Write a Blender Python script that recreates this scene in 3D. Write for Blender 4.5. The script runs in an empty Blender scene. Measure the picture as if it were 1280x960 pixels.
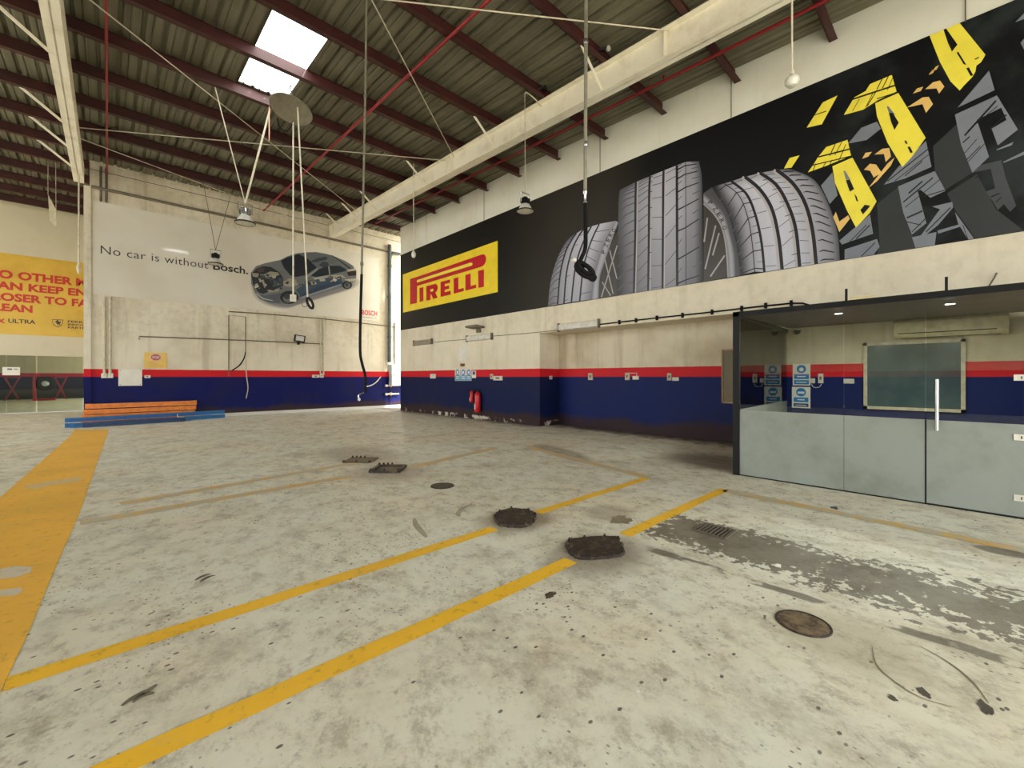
import bpy, bmesh, math, random
from mathutils import Vector, Matrix
random.seed(7)
SC = bpy.context.scene
COL = SC.collection

# ------------------------------------------------------------------ camera
F = 536.5; CX = 640.0; HY = 471.0; H = 1.4
YAW = math.radians(43.27)
FWD = (math.sin(YAW), math.cos(YAW)); RGT = (math.cos(YAW), -math.sin(YAW))
cam_d = bpy.data.cameras.new('camera'); cam = bpy.data.objects.new('camera', cam_d); COL.objects.link(cam)
cam.location = (0, 0, H); cam.rotation_euler = (math.pi/2, 0, -YAW)
cam_d.sensor_width = 36.0; cam_d.lens = 36.0*F/1280.0; cam_d.shift_y = -(480.0-HY)/1280.0
cam_d.clip_start = 0.05; cam_d.clip_end = 500
SC.camera = cam

# ------------------------------------------------------------------ world, exposure
W = bpy.data.worlds.new('sky'); SC.world = W; W.use_nodes = True
bg = W.node_tree.nodes['Background']
bg.inputs['Color'].default_value = (0.975, 1.0, 0.985, 1); bg.inputs['Strength'].default_value = 1.0
sun_d = bpy.data.lights.new('sun', 'SUN'); sun = bpy.data.objects.new('sun', sun_d); COL.objects.link(sun)
sun_d.energy = 3.0; sun_d.angle = math.radians(4); sun_d.color = (1.0, .97, .92)
sun.rotation_euler = Vector((1.0, -1.75, 2.6)).to_track_quat('Z', 'Y').to_euler()
vs = SC.view_settings
vs.view_transform = 'Standard'; vs.look = 'None'; vs.gamma = 1.0; vs.use_curve_mapping = False
vs.exposure = 2.45
SC.cycles.max_bounces = 12; SC.cycles.diffuse_bounces = 7; SC.cycles.glossy_bounces = 4
SC.cycles.transparent_max_bounces = 16
SC.cycles.use_denoising = True
SC.cycles.caustics_reflective = False; SC.cycles.caustics_refractive = False
SC.cycles.sample_clamp_indirect = 8

# ------------------------------------------------------------------ from the photograph to the place
def ray(px):
    a = px-CX
    return (F*FWD[0]+a*RGT[0], F*FWD[1]+a*RGT[1])
def on_floor(px, py, z=0.0):
    d = ray(px); t = (H-z)/(py-HY); return (d[0]*t, d[1]*t)
def on_x(px, py, X):
    d = ray(px); t = X/d[0]; return (d[1]*t, H+(HY-py)*t)       # (Y, Z)
def on_y(px, py, Y):
    d = ray(px); t = Y/d[1]; return (d[0]*t, H+(HY-py)*t)       # (X, Z)
def at(px, py, t):
    d = ray(px); return Vector((d[0]*t, d[1]*t, H+(HY-py)*t))

XR = 8.87      # face of the mural wall
XN = 9.70      # back of the recess below it
XP = 6.55      # glass partition
YB = 18.0      # car-banner wall
YE = 16.2      # end of the mural wall
YF = 25.0      # far bulkhead in the next bay
YQ = 40.0      # wall of the room behind the far glass
def roof(y): return 7.25+0.035*y          # underside of the roof sheets
PD = 0.27                                  # purlin depth
def raf_top(y): return roof(y)-PD
def raf_bot(y): return 6.47+0.0358*y

# ------------------------------------------------------------------ materials
def lin(c):
    r = []
    for v in c[:3]:
        v /= 255.0
        r.append(v/12.92 if v <= 0.04045 else ((v+0.055)/1.055)**2.4)
    return (r[0], r[1], r[2], 1.0)
class N:
    """small helper around a material's node tree"""
    def __init__(s, name):
        s.m = bpy.data.materials.new(name); s.m.use_nodes = True
        s.t = s.m.node_tree; s.b = s.t.nodes['Principled BSDF']; s.o = s.t.nodes['Material Output']
        s._p = None
    def n(s, typ): return s.t.nodes.new(typ)
    def l(s, a, b): s.t.links.new(a, b)
    def put(s, v, sock):
        if isinstance(v, bpy.types.NodeSocket): s.l(v, sock)
        elif v is not None: sock.default_value = v
    @property
    def pos(s):
        if s._p is None: s._p = s.n('ShaderNodeNewGeometry').outputs['Position']
        return s._p
    def xyz(s):
        k = s.n('ShaderNodeSeparateXYZ'); s.l(s.pos, k.inputs[0]); return k.outputs
    def mapped(s, scale=(1, 1, 1), loc=(0, 0, 0), rot=(0, 0, 0)):
        k = s.n('ShaderNodeMapping'); s.l(s.pos, k.inputs[0])
        k.inputs['Scale'].default_value = scale; k.inputs['Location'].default_value = loc; k.inputs['Rotation'].default_value = rot
        return k.outputs[0]
    def noise(s, scale, detail=4, rough=0.55, vec=None, dist=0.0):
        k = s.n('ShaderNodeTexNoise'); s.l(vec or s.pos, k.inputs['Vector'])
        k.inputs['Scale'].default_value = scale; k.inputs['Detail'].default_value = detail
        k.inputs['Roughness'].default_value = rough; k.inputs['Distortion'].default_value = dist
        return k.outputs['Fac']
    def vor(s, scale, vec=None, feat='F1', rnd=1.0):
        k = s.n('ShaderNodeTexVoronoi'); s.l(vec or s.pos, k.inputs['Vector']); k.feature = feat
        k.inputs['Scale'].default_value = scale; k.inputs['Randomness'].default_value = rnd
        return k.outputs['Distance']
    def math(s, op, a, b=None, c=None, clamp=False):
        k = s.n('ShaderNodeMath'); k.operation = op; k.use_clamp = clamp
        s.put(a, k.inputs[0])
        if b is not None: s.put(b, k.inputs[1])
        if c is not None: s.put(c, k.inputs[2])
        return k.outputs[0]
    def step(s, v, lo, hi, a=0.0, b=1.0):
        k = s.n('ShaderNodeMapRange'); k.interpolation_type = 'SMOOTHSTEP'
        s.put(v, k.inputs['Value'])
        if lo > hi: lo, hi, a, b = hi, lo, b, a
        k.inputs['From Min'].default_value = lo; k.inputs['From Max'].default_value = hi
        k.inputs['To Min'].default_value = a; k.inputs['To Max'].default_value = b
        return k.outputs[0]
    def mix(s, f, a, b, mode='MIX'):
        k = s.n('ShaderNodeMix'); k.data_type = 'RGBA'; k.blend_type = mode
        s.put(f, k.inputs[0]); s.put(a, k.inputs[6]); s.put(b, k.inputs[7])
        return k.outputs[2]
    def bump(s, h, strength=0.2, dist=0.02):
        k = s.n('ShaderNodeBump'); k.inputs['Strength'].default_value = strength; k.inputs['Distance'].default_value = dist
        s.l(h, k.inputs['Height']); s.l(k.outputs[0], s.b.inputs['Normal'])
    def done(s, col=None, rough=None, metal=None, spec=None):
        if col is not None: s.put(col, s.b.inputs['Base Color'])
        if rough is not None: s.put(rough, s.b.inputs['Roughness'])
        if metal is not None: s.put(metal, s.b.inputs['Metallic'])
        if spec is not None: s.put(spec, s.b.inputs['Specular IOR Level'])
        return s.m
_mc = {}
def plain(name, rgb, rough=0.55, metal=0.0, var=0.12, scale=9.0):
    """painted, plastic or metal surface with slight uneven wear"""
    if name in _mc: return _mc[name]
    k = N(name); c = lin(rgb)
    d = tuple(v*(1-2*var) for v in c[:3])+(1,)
    f = k.noise(scale, 4, 0.6)
    m = k.done(k.mix(k.step(f, 0.35, 0.7), c, d), rough, metal)
    _mc[name] = m
    return m
def flatprint(name, rgb, rough=0.35):
    if name in _mc: return _mc[name]
    k = N(name); c = lin(rgb); f = k.noise(3.0, 3)
    m = k.done(k.mix(k.step(f, 0.3, 0.8), c, tuple(v*0.88 for v in c[:3])+(1,)), rough)
    _mc[name] = m
    return m

# painted block walls: cream over a red line over navy
def wall_paint(name, cream=(222, 212, 188), navy=(16, 26, 84), red=(196, 26, 34), dirt=0.5, base_flake=True, pl=None, brick=True, plc=(212, 208, 200)):
    k = N(name); o = k.xyz(); z = o[2]
    n1 = k.noise(0.9, 6, 0.62); n2 = k.noise(6.0, 5, 0.65)
    streak = k.noise(1.0, 5, 0.6, k.mapped((3.2, 3.2, 0.25)))
    c0 = k.mix(k.step(n1, 0.35, 0.75, 0, dirt), lin(cream), lin((172, 155, 122)))
    c0 = k.mix(k.math('MULTIPLY', k.step(streak, 0.5, 0.78), dirt), c0, lin((150, 132, 104)))
    # grimy, barely painted blockwork between the lower conduit and the banner
    up = k.math('MULTIPLY', k.step(z, 2.62, 2.72), k.step(n2, 0.42, 0.72))
    c0 = k.mix(k.math('MULTIPLY', up, 0.45*dirt), c0, lin((120, 108, 88)))
    zz = k.math('ADD', z, k.math('MULTIPLY', k.math('SUBTRACT', n2, 0.5), 0.012))
    nv = k.mix(k.step(n1, 0.4, 0.72), lin(navy), tuple(v*0.72+0.006 for v in lin(navy)[:3])+(1,))
    scuff = k.step(k.noise(14, 6, 0.75), 0.66, 0.74)
    nv = k.mix(k.math('MULTIPLY', scuff, k.step(z, 1.2, 0.3, 0.0, 0.55)), nv, lin((70, 70, 92)))
    brown = k.math('MULTIPLY', k.step(k.math('ADD', z, k.math('MULTIPLY', n1, -0.55)), 0.12, -0.08), 0.85)
    nv = k.mix(brown, nv, lin((58, 40, 30)))
    if base_flake:
        fl = k.math('MULTIPLY', k.step(k.noise(3.0, 6, 0.7), 0.55, 0.6), k.step(z, 0.16, 0.10))
        nv = k.mix(fl, nv, lin((205, 196, 180)))
    if pl: nv = k.mix(k.step(zz, pl+0.01, pl-0.01), nv, lin(plc))
    c = k.mix(k.step(zz, 1.638, 1.632), c0, lin(red))
    c = k.mix(k.step(zz, 1.403, 1.397), c, nv)
    if brick:
        bt = k.n('ShaderNodeTexBrick')
        cb = k.n('ShaderNodeCombineXYZ'); s_ = k.math('ADD', o[0], o[1]); k.l(s_, cb.inputs[0]); k.l(z, cb.inputs[1])
        k.l(cb.outputs[0], bt.inputs['Vector']); bt.inputs['Scale'].default_value = 1.0
        bt.inputs['Brick Width'].default_value = 0.4; bt.inputs['Row Height'].default_value = 0.2
        bt.inputs['Mortar Size'].default_value = 0.008
        hh = k.math('ADD', k.math('MULTIPLY', bt.outputs['Fac'], -0.5), k.math('MULTIPLY', n2, 0.6))
        k.bump(hh, 0.18, 0.02)
    else: k.bump(n2, 0.12, 0.02)
    return k.done(c, 0.62, spec=.22)

M_wall_r = wall_paint('mural_wall_paint', (234, 225, 203), (8, 24, 70), (206, 30, 40), 0.28, brick=False)
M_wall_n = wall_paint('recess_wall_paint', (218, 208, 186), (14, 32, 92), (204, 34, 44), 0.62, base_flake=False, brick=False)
M_wall_b = wall_paint('banner_wall_paint', (228, 220, 200), (2, 10, 84), (206, 26, 34), 0.42, base_flake=False, pl=0.115)
M_wall_u = N('upper_wall_paint')
f_ = M_wall_u.noise(0.7, 5, 0.6); g_ = M_wall_u.noise(1.0, 4, 0.6, M_wall_u.mapped((2.5, 2.5, 0.3)))
c_ = M_wall_u.mix(M_wall_u.step(f_, 0.4, 0.8, 0, 0.4), lin((234, 233, 222)), lin((196, 188, 166)))
c_ = M_wall_u.mix(M_wall_u.step(g_, 0.55, 0.8, 0, 0.3), c_, lin((165, 150, 120)))
M_wall_u.bump(M_wall_u.noise(12, 4), 0.08, 0.01)
M_wall_u = M_wall_u.done(c_, 0.6)
M_far = N('far_bulkhead_paint')
M_far.bump(M_far.noise(9, 4), 0.08, 0.01)
M_far = M_far.done(M_far.mix(M_far.step(M_far.noise(0.6, 5, 0.6), 0.4, 0.8, 0, 0.4), lin((206, 197, 170)), lin((166, 156, 130))), 0.6)

# the floor: worn pale epoxy paint over grey concrete
def floor_mat():
    k = N('worn_painted_floor'); o = k.xyz(); X, Y = o[0], o[1]
    rot = k.mapped((1.0, 0.62, 1), rot=(0, 0, -0.75))
    n1 = k.noise(0.55, 7, 0.62); n2 = k.noise(2.6, 10, 0.72); n3 = k.noise(11.0, 6, 0.7); n4 = k.noise(45, 4, 0.7)
    ns = k.noise(1.6, 10, 0.76, rot)
    c = k.mix(k.step(n1, 0.35, 0.7), lin((230, 230, 213)), lin((228, 219, 194)))
    c = k.mix(k.step(n2, 0.46, 0.74, 0, 0.5), c, lin((172, 158, 130)))
    c = k.mix(k.step(ns, 0.49, 0.70, 0, 0.55), c, lin((146, 134, 110)))
    nf = k.noise(6.0, 12, 0.80, k.mapped((1.0, 0.8, 1), rot=(0, 0, -.75)))
    c = k.mix(k.step(nf, 0.48, 0.64, 0, 0.54), c, lin((142, 128, 102)))
    c = k.mix(k.step(k.noise(22, 8, .8), 0.58, 0.68, 0, .4), c, lin((112, 100, 80)))
    sc = k.noise(3.2, 8, 0.75, k.mapped((0.55, 1.3, 1), rot=(0, 0, .9)), 0.3)
    c = k.mix(k.step(sc, 0.60, 0.70, 0, 0.4), c, lin((112, 102, 84)))
    c = k.mix(k.math('MULTIPLY', k.step(n3, 0.55, 0.74), k.step(n2, 0.40, 0.62, 0, 0.75)), c, lin((104, 93, 76)))
    c = k.mix(k.step(k.noise(1.1, 12, 0.80), 0.57, 0.68, 0, 0.5), c, lin((116, 104, 84)))
    # brighter worn patches
    c = k.mix(k.math('MULTIPLY', k.step(n4, 0.5, 0.7), 0.3), c, lin((232, 230, 214)))
    # dark specks and chips
    sp = k.math('MULTIPLY', k.step(k.vor(8.0, k.mapped((1, 1.6, 1), rot=(0, 0, .4))), 0.125, 0.08), k.step(n1, 0.40, 0.50))
    c = k.mix(k.math('MULTIPLY', sp, 0.85), c, lin((56, 48, 40)))
    sp2 = k.math('MULTIPLY', k.step(k.vor(19.0, k.mapped((1.5, 1, 1))), 0.20, 0.11), k.step(k.noise(0.9, 3), 0.44, 0.56))
    c = k.mix(k.math('MULTIPLY', sp2, 0.75), c, lin((62, 55, 46)))
    # bare concrete channel strip by the drain (paint gone, ragged edges)
    e = k.math('ADD', k.math('MULTIPLY', k.math('SUBTRACT', k.noise(2.2, 4, 0.6), 0.5), 0.7), k.math('MULTIPLY', k.math('SUBTRACT', k.noise(13.0, 5, 0.6), 0.5), 2.3))
    dx = k.math('SUBTRACT', k.math('ABSOLUTE', k.math('SUBTRACT', X, 3.86)), 0.33)
    dy = k.math('SUBTRACT', Y, 2.0)
    d = k.math('MAXIMUM', dx, dy)
    mask = k.step(k.math('ADD', d, k.math('MULTIPLY', e, k.step(Y, 2.4, -0.6, 0.35, 0.85))), 0.03, -0.02)
    bare = k.mix(k.step(n2, 0.4, 0.7), lin((122, 114, 98)), lin((92, 84, 70)))
    c = k.mix(k.math('MULTIPLY', mask, 0.92), c, bare)
    # broken dark joint beside it
    j = k.math('ADD', k.math('SUBTRACT', X, 3.22), k.math('MULTIPLY', k.math('SUBTRACT', k.noise(1.6, 3), 0.5), 0.16))
    jm = k.math('MULTIPLY', k.step(k.math('ABSOLUTE', j), 0.055, 0.035), k.math('MULTIPLY', k.step(k.noise(2.4, 3), 0.38, 0.44), k.step(Y, 1.85, 1.75)))
    c = k.mix(k.math('MULTIPLY', jm, 0.8), c, lin((92, 84, 68)))
    # oil grime along the foot of the recess and the mural wall
    w1 = k.math('MULTIPLY', k.step(k.math('ADD', X, k.math('MULTIPLY', k.math('SUBTRACT', n2, 0.5), 1.4)), 8.85, 9.5), k.step(Y, 8.6, 8.2))
    c = k.mix(k.math('MULTIPLY', w1, 0.88), c, lin((62, 46, 34)))
    w2 = k.math('MULTIPLY', k.step(k.math('ADD', X, k.math('MULTIPLY', k.math('SUBTRACT', n2, 0.5), 1.1)), 8.35, 8.8), k.step(Y, 8.0, 8.6))
    c = k.mix(k.math('MULTIPLY', w2, 0.6), c, lin((92, 76, 58)))
    def spot(px, py, rx, ry, col, amt, soft=0.25, ang=0.0, nz=0.5):
        x0, y0 = on_floor(px, py)
        nonlocal c
        ax = k.math('SUBTRACT', X, x0); ay = k.math('SUBTRACT', Y, y0)
        ca, sa = math.cos(ang), math.sin(ang)
        u = k.math('ADD', k.math('MULTIPLY', ax, ca/rx), k.math('MULTIPLY', ay, sa/rx))
        v = k.math('ADD', k.math('MULTIPLY', ax, -sa/ry), k.math('MULTIPLY', ay, ca/ry))
        r = k.math('SQRT', k.math('ADD', k.math('MULTIPLY', u, u), k.math('MULTIPLY', v, v)))
        r = k.math('ADD', r, k.math('MULTIPLY', k.math('SUBTRACT', n2, 0.5), nz*2))
        c = k.mix(k.math('MULTIPLY', k.step(r, 1.0, 1.0-soft), amt), c, lin(col))
    spot(645, 650, .55, .42, (120, 98, 72), .6, .6)
    spot(748, 692, .62, .48, (112, 92, 70), .65, .6)
    spot(905, 578, 1.0, 1.2, (84, 66, 50), .7, .6)
    spot(452, 568, .9, 1.6, (120, 104, 82), .5, .7)
    spot(486, 590, .8, .9, (124, 106, 84), .5, .7)
    spot(700, 565, 1.3, .35, (104, 86, 62), .55, .5, 1.2)
    spot(1060, 800, .42, .5, (150, 138, 102), .45, .7)
    spot(1255, 690, .12, .2, (100, 92, 76), .8, .3)
    spot(760, 640, .35, .3, (150, 136, 112), .5, .5)
    k.bump(k.math('ADD', n3, k.math('MULTIPLY', mask, -0.6)), 0.14, 0.012)
    r = k.mix(k.step(n2, 0.35, 0.7), (0.42, 0.42, 0.42, 1), (0.62, 0.62, 0.62, 1))
    return k.done(c, r, spec=0.35)
M_floor = floor_mat()
def marking(name, rgb, wear=0.5, lo=0.50, hi=0.62):
    """road paint with the concrete showing through where it has worn away"""
    k = N(name); n = k.noise(5.5, 8, 0.72, dist=0.5); n1 = k.noise(1.0, 4, 0.6)
    c = k.mix(k.step(n1, 0.35, 0.7), lin(rgb), tuple(v*0.88 for v in lin(rgb)[:3])+(1,))
    c = k.mix(k.math('MULTIPLY', k.step(k.noise(14, 6, 0.7), 0.54, 0.68), 0.42), c, lin((158, 116, 46)))
    c = k.mix(k.step(n, lo, hi, 0, wear), c, lin((196, 188, 162)))
    k.bump(k.noise(18, 4), 0.1, 0.01)
    return k.done(c, 0.5)
M_yel = marking('yellow_floor_paint', (255, 200, 46), 0.35, 0.58, 0.7)
M_yel2 = marking('orange_yellow_floor_paint', (255, 196, 72), 0.35, 0.58, 0.72)
M_yelf = marking('worn_yellow_floor_paint', (228, 184, 96), 1.0, 0.40, 0.56)
M_purlin = plain('purlin_red_oxide', (66, 23, 20), 0.55, 0, 0.18, 3)
M_beam = N('beam_cream_paint')
M_beam = M_beam.done(M_beam.mix(M_beam.step(M_beam.noise(2.2, 6, 0.65), 0.45, 0.75, 0, 0.45), lin((238, 232, 214)), lin((186, 172, 138))), 0.5)
k_ = N('roof_sheet_underside')
a_ = k_.noise(2.0, 5, 0.6, k_.mapped((5.0, 0.08, 1))); b_ = k_.noise(1.2, 5, 0.6)
M_sheet = k_.done(k_.mix(k_.step(a_, 0.4, 0.72, 0, .6), k_.mix(k_.step(b_, .3, .7), lin((122, 118, 97)), lin((106, 102, 82))), lin((76, 71, 54))), 0.6)
M_red = plain('sprinkler_red_paint', (150, 28, 36), 0.4)
M_rod = plain('rod_galvanised', (206, 198, 176), 0.45, 0.2)
M_cordw = plain('cord_white', (226, 220, 200), 0.6)
M_black = plain('black_rubber', (12, 12, 12), 0.7); M_black.node_tree.nodes['Principled BSDF'].inputs['Specular IOR Level'].default_value = .2
M_blackm = plain('black_metal', (18, 19, 22), 0.5); M_blackm.node_tree.nodes['Principled BSDF'].inputs['Specular IOR Level'].default_value = .25
M_conduit = plain('conduit_grey', (112, 104, 88), 0.5, 0.1)
M_condl = plain('conduit_cream', (206, 196, 170), 0.5)
M_drain = plain('drainpipe_grey_green', (74, 82, 78), 0.5)
M_white = plain('white_plastic', (226, 222, 210), 0.45)
M_paper = flatprint('paper_white', (234, 230, 218), 0.7)
M_steel = plain('brushed_steel', (190, 190, 192), 0.25, 0.9)
M_orange = plain('racking_orange', (244, 146, 52), 0.5)
M_blue = plain('racking_blue', (34, 112, 172), 0.5)
M_dblue = plain('racking_dark_blue', (12, 58, 104), 0.45)
M_tar = N('tar_residue'); M_tar.bump(M_tar.noise(30, 6, .7), .8, .03)
M_tar = M_tar.done(M_tar.mix(M_tar.step(M_tar.noise(16, 6, .7), .45, .75), lin((36, 27, 19)), lin((118, 98, 76))), .42)
M_rust = N('rusty_lid')
M_rust = M_rust.done(M_rust.mix(M_rust.step(M_rust.noise(14, 6, .7), .4, .66), lin((124, 104, 72)), lin((62, 40, 24))), .6)
def glass(name, tint=(0.9, 0.93, 0.92), ior=1.5, rough=0.0, refl=1.0):
    m = bpy.data.materials.new(name); m.use_nodes = True; t = m.node_tree; t.nodes.clear()
    o = t.nodes.new('ShaderNodeOutputMaterial'); tr = t.nodes.new('ShaderNodeBsdfTransparent'); gl = t.nodes.new('ShaderNodeBsdfGlossy')
    fr = t.nodes.new('ShaderNodeFresnel'); mx = t.nodes.new('ShaderNodeMixShader'); mu = t.nodes.new('ShaderNodeMath')
    nz = t.nodes.new('ShaderNodeTexNoise'); nz.inputs['Scale'].default_value = 3.0
    rp = t.nodes.new('ShaderNodeMapRange'); rp.inputs['To Min'].default_value = 0.94; rp.inputs['To Max'].default_value = 1.0
    hs = t.nodes.new('ShaderNodeMix'); hs.data_type = 'RGBA'; hs.blend_type = 'MULTIPLY'; hs.inputs[0].default_value = 1
    hs.inputs[6].default_value = tint+(1,)
    t.links.new(nz.outputs[0], rp.inputs[0]); t.links.new(rp.outputs[0], hs.inputs[7]); t.links.new(hs.outputs[2], tr.inputs[0])
    fr.inputs[0].default_value = ior; gl.inputs['Roughness'].default_value = rough
    mu.operation = 'MULTIPLY'; mu.inputs[1].default_value = refl; mu.use_clamp = True
    t.links.new(fr.outputs[0], mu.inputs[0]); t.links.new(mu.outputs[0], mx.inputs[0])
    t.links.new(tr.outputs[0], mx.inputs[1]); t.links.new(gl.outputs[0], mx.inputs[2]); t.links.new(mx.outputs[0], o.inputs[0])
    return m
M_glass = glass('partition_glass', (0.86, 0.90, 0.88), 1.5)
M_glass_far = glass('far_glass', (0.74, 0.77, 0.72), 1.45, 0.0, .10)
M_glass_win = glass('window_glass', (0.42, 0.52, 0.52), 1.7)
k_ = N('frosted_film')
M_frost = k_.done(k_.mix(k_.step(k_.noise(1.6, 6, .65), .4, .75), lin((142, 149, 143)), lin((124, 129, 120))), .38)
m_ = bpy.data.materials.new('skylight_sheet'); m_.use_nodes = True; t_ = m_.node_tree; t_.nodes.clear()
o_ = t_.nodes.new('ShaderNodeOutputMaterial'); x_ = t_.nodes.new('ShaderNodeMixShader'); x_.inputs[0].default_value = 0.0
a_ = t_.nodes.new('ShaderNodeBsdfTranslucent'); b_ = t_.nodes.new('ShaderNodeBsdfTransparent')
nz_ = t_.nodes.new('ShaderNodeTexNoise'); nz_.inputs['Scale'].default_value = 2.0
cr_ = t_.nodes.new('ShaderNodeMapRange'); cr_.inputs['To Min'].default_value = .88; cr_.inputs['To Max'].default_value = .98
t_.links.new(nz_.outputs[0], cr_.inputs[0]); t_.links.new(cr_.outputs[0], a_.inputs[0])
t_.links.new(a_.outputs[0], x_.inputs[1]); t_.links.new(b_.outputs[0], x_.inputs[2]); t_.links.new(x_.outputs[0], o_.inputs[0])
M_sky = m_
k_ = N('printed_shading')
at_ = k_.n('ShaderNodeAttribute'); at_.attribute_name = 'ink'
M_ink = k_.done(at_.outputs['Color'], 0.38)

# ------------------------------------------------------------------ mesh helpers
class ML:
    """a list of pieces that become one object each"""
    def __init__(s): s.items = []
    def add(s, vs, fs): s.items.append(MB().add(vs, fs)); return s
    def build(s, name, mat, parent): return [q.build(name, mat, parent) for q in s.items]
class MB:
    def __init__(s): s.v = []; s.f = []
    def add(s, vs, fs):
        b = len(s.v); s.v += [tuple(p) for p in vs]; s.f += [tuple(i+b for i in q) for q in fs]; return s
    def box(s, x0, y0, z0, x1, y1, z1):
        return s.add([(x0, y0, z0), (x1, y0, z0), (x1, y1, z0), (x0, y1, z0), (x0, y0, z1), (x1, y0, z1), (x1, y1, z1), (x0, y1, z1)],
                     [(0, 3, 2, 1), (4, 5, 6, 7), (0, 1, 5, 4), (1, 2, 6, 5), (2, 3, 7, 6), (3, 0, 4, 7)])
    def bar(s, a, b, w, h, up=(0, 0, 1)):
        a, b = Vector(a), Vector(b); d = (b-a).normalized(); u = Vector(up)
        if abs(d.dot(u)) > .98: u = Vector((1, 0, 0))
        r = d.cross(u).normalized(); u = r.cross(d)
        vs = [p+r*(i*w/2)+u*(j*h/2) for p in (a, b) for i, j in ((-1, -1), (1, -1), (1, 1), (-1, 1))]
        return s.add(vs, [(0, 1, 2, 3), (7, 6, 5, 4), (0, 4, 5, 1), (1, 5, 6, 2), (2, 6, 7, 3), (3, 7, 4, 0)])
    def tube(s, pts, r, n=8, cap=True):
        pts = [Vector(p) for p in pts]; rings = []; pr = None
        for i, p in enumerate(pts):
            d = (pts[min(i+1, len(pts)-1)]-pts[max(i-1, 0)]).normalized()
            if pr is None:
                u = Vector((0, 0, 1)) if abs(d.z) < .9 else Vector((1, 0, 0))
                pr = d.cross(u).normalized()
            else: pr = (pr-d*pr.dot(d)).normalized()
            q = d.cross(pr); rr = r[i] if isinstance(r, (list, tuple)) else r
            rings.append([p+(pr*math.cos(2*math.pi*k/n)+q*math.sin(2*math.pi*k/n))*rr for k in range(n)])
        vs = [v for R in rings for v in R]; fs = []
        for i in range(len(rings)-1):
            for k in range(n): fs.append((i*n+k, i*n+(k+1) % n, (i+1)*n+(k+1) % n, (i+1)*n+k))
        if cap: fs += [tuple(range(n-1, -1, -1)), tuple(range((len(rings)-1)*n, len(rings)*n))]
        return s.add(vs, fs)
    def lathe(s, prof, c, n=24, axis='z'):
        vs = []; fs = []
        for (r, h) in prof:
            for k in range(n):
                a = 2*math.pi*k/n
                if axis == 'z': vs.append((c[0]+r*math.cos(a), c[1]+r*math.sin(a), c[2]+h))
                elif axis == 'x': vs.append((c[0]+h, c[1]+r*math.cos(a), c[2]+r*math.sin(a)))
                else: vs.append((c[0]+r*math.cos(a), c[1]+h, c[2]+r*math.sin(a)))
        for i in range(len(prof)-1):
            for k in range(n): fs.append((i*n+k, i*n+(k+1) % n, (i+1)*n+(k+1) % n, (i+1)*n+k))
        return s.add(vs, fs)
    def ngon(s, pts): return s.add(pts, [tuple(range(len(pts)))])
    def slab(s, pts, up):
        """closed prism: polygon pts extruded by vector up"""
        n = len(pts); up = Vector(up); a = [Vector(p) for p in pts]
        return s.add(a+[p+up for p in a], [tuple(range(n-1, -1, -1)), tuple(range(n, 2*n))]+[(i, (i+1) % n, (i+1) % n+n, i+n) for i in range(n)])
    def build(s, name, mat, parent=None, smooth=False, bevel=0.0):
        me = bpy.data.meshes.new(name); me.from_pydata(s.v, [], s.f); me.update()
        if smooth:
            for p in me.polygons: p.use_smooth = True
        me.materials.append(mat)
        o = bpy.data.objects.new(name, me); COL.objects.link(o)
        if parent is not None:
            o.parent = parent; o.matrix_parent_inverse = Matrix.Translation(parent.location).inverted()
        if bevel:
            b = o.modifiers.new('bevel', 'BEVEL'); b.width = bevel; b.segments = 2; b.limit_method = 'ANGLE'
        if smooth and not bevel:
            try: me.set_sharp_from_angle(angle=math.radians(40))
            except Exception: pass
        return o
def tag(o, label, cat, group=None):
    o['label'] = label; o['category'] = cat
    if group: o['group'] = group
    return o
def struct(o): o['kind'] = 'structure'; return o
def empty(name, loc=(0, 0, 0)):
    o = bpy.data.objects.new(name, None); COL.objects.link(o); o.location = loc; o.empty_display_size = .1
    return o
def thing(name, label, cat, loc=(0, 0, 0), group=None): return tag(empty(name, loc), label, cat, group)
def inked(name, verts, faces, cols, parent, mat=None):
    """print with its own colours, one per vertex"""
    me = bpy.data.meshes.new(name); me.from_pydata(verts, [], faces); me.update()
    a = me.attributes.new('ink', 'FLOAT_COLOR', 'POINT')
    for i, c in enumerate(cols): a.data[i].color = c
    me.materials.append(mat or M_ink)
    o = bpy.data.objects.new(name, me); COL.objects.link(o); o.parent = parent
    o.matrix_parent_inverse = Matrix.Translation(parent.location).inverted()
    return o
def glyphs(txt, bold=0.0, space=1.0):
    """flat letter outlines from the built-in font, scaled so capitals are 1 high and x runs 0..w"""
    cu = bpy.data.curves.new('lettering', 'FONT'); cu.body = txt; cu.offset = bold; cu.space_character = space
    cu.resolution_u = 3
    ob = bpy.data.objects.new('lettering', cu); COL.objects.link(ob)
    dg = bpy.context.evaluated_depsgraph_get(); me = bpy.data.meshes.new_from_object(ob.evaluated_get(dg))
    vs = [(v.co.x, v.co.y) for v in me.vertices]; fs = [tuple(p.vertices) for p in me.polygons]
    bpy.data.objects.remove(ob); bpy.data.curves.remove(cu); bpy.data.meshes.remove(me)
    x0 = min(v[0] for v in vs); x1 = max(v[0] for v in vs)
    return [((x-x0)/(x1-x0), y/0.729) for x, y in vs], fs
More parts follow.
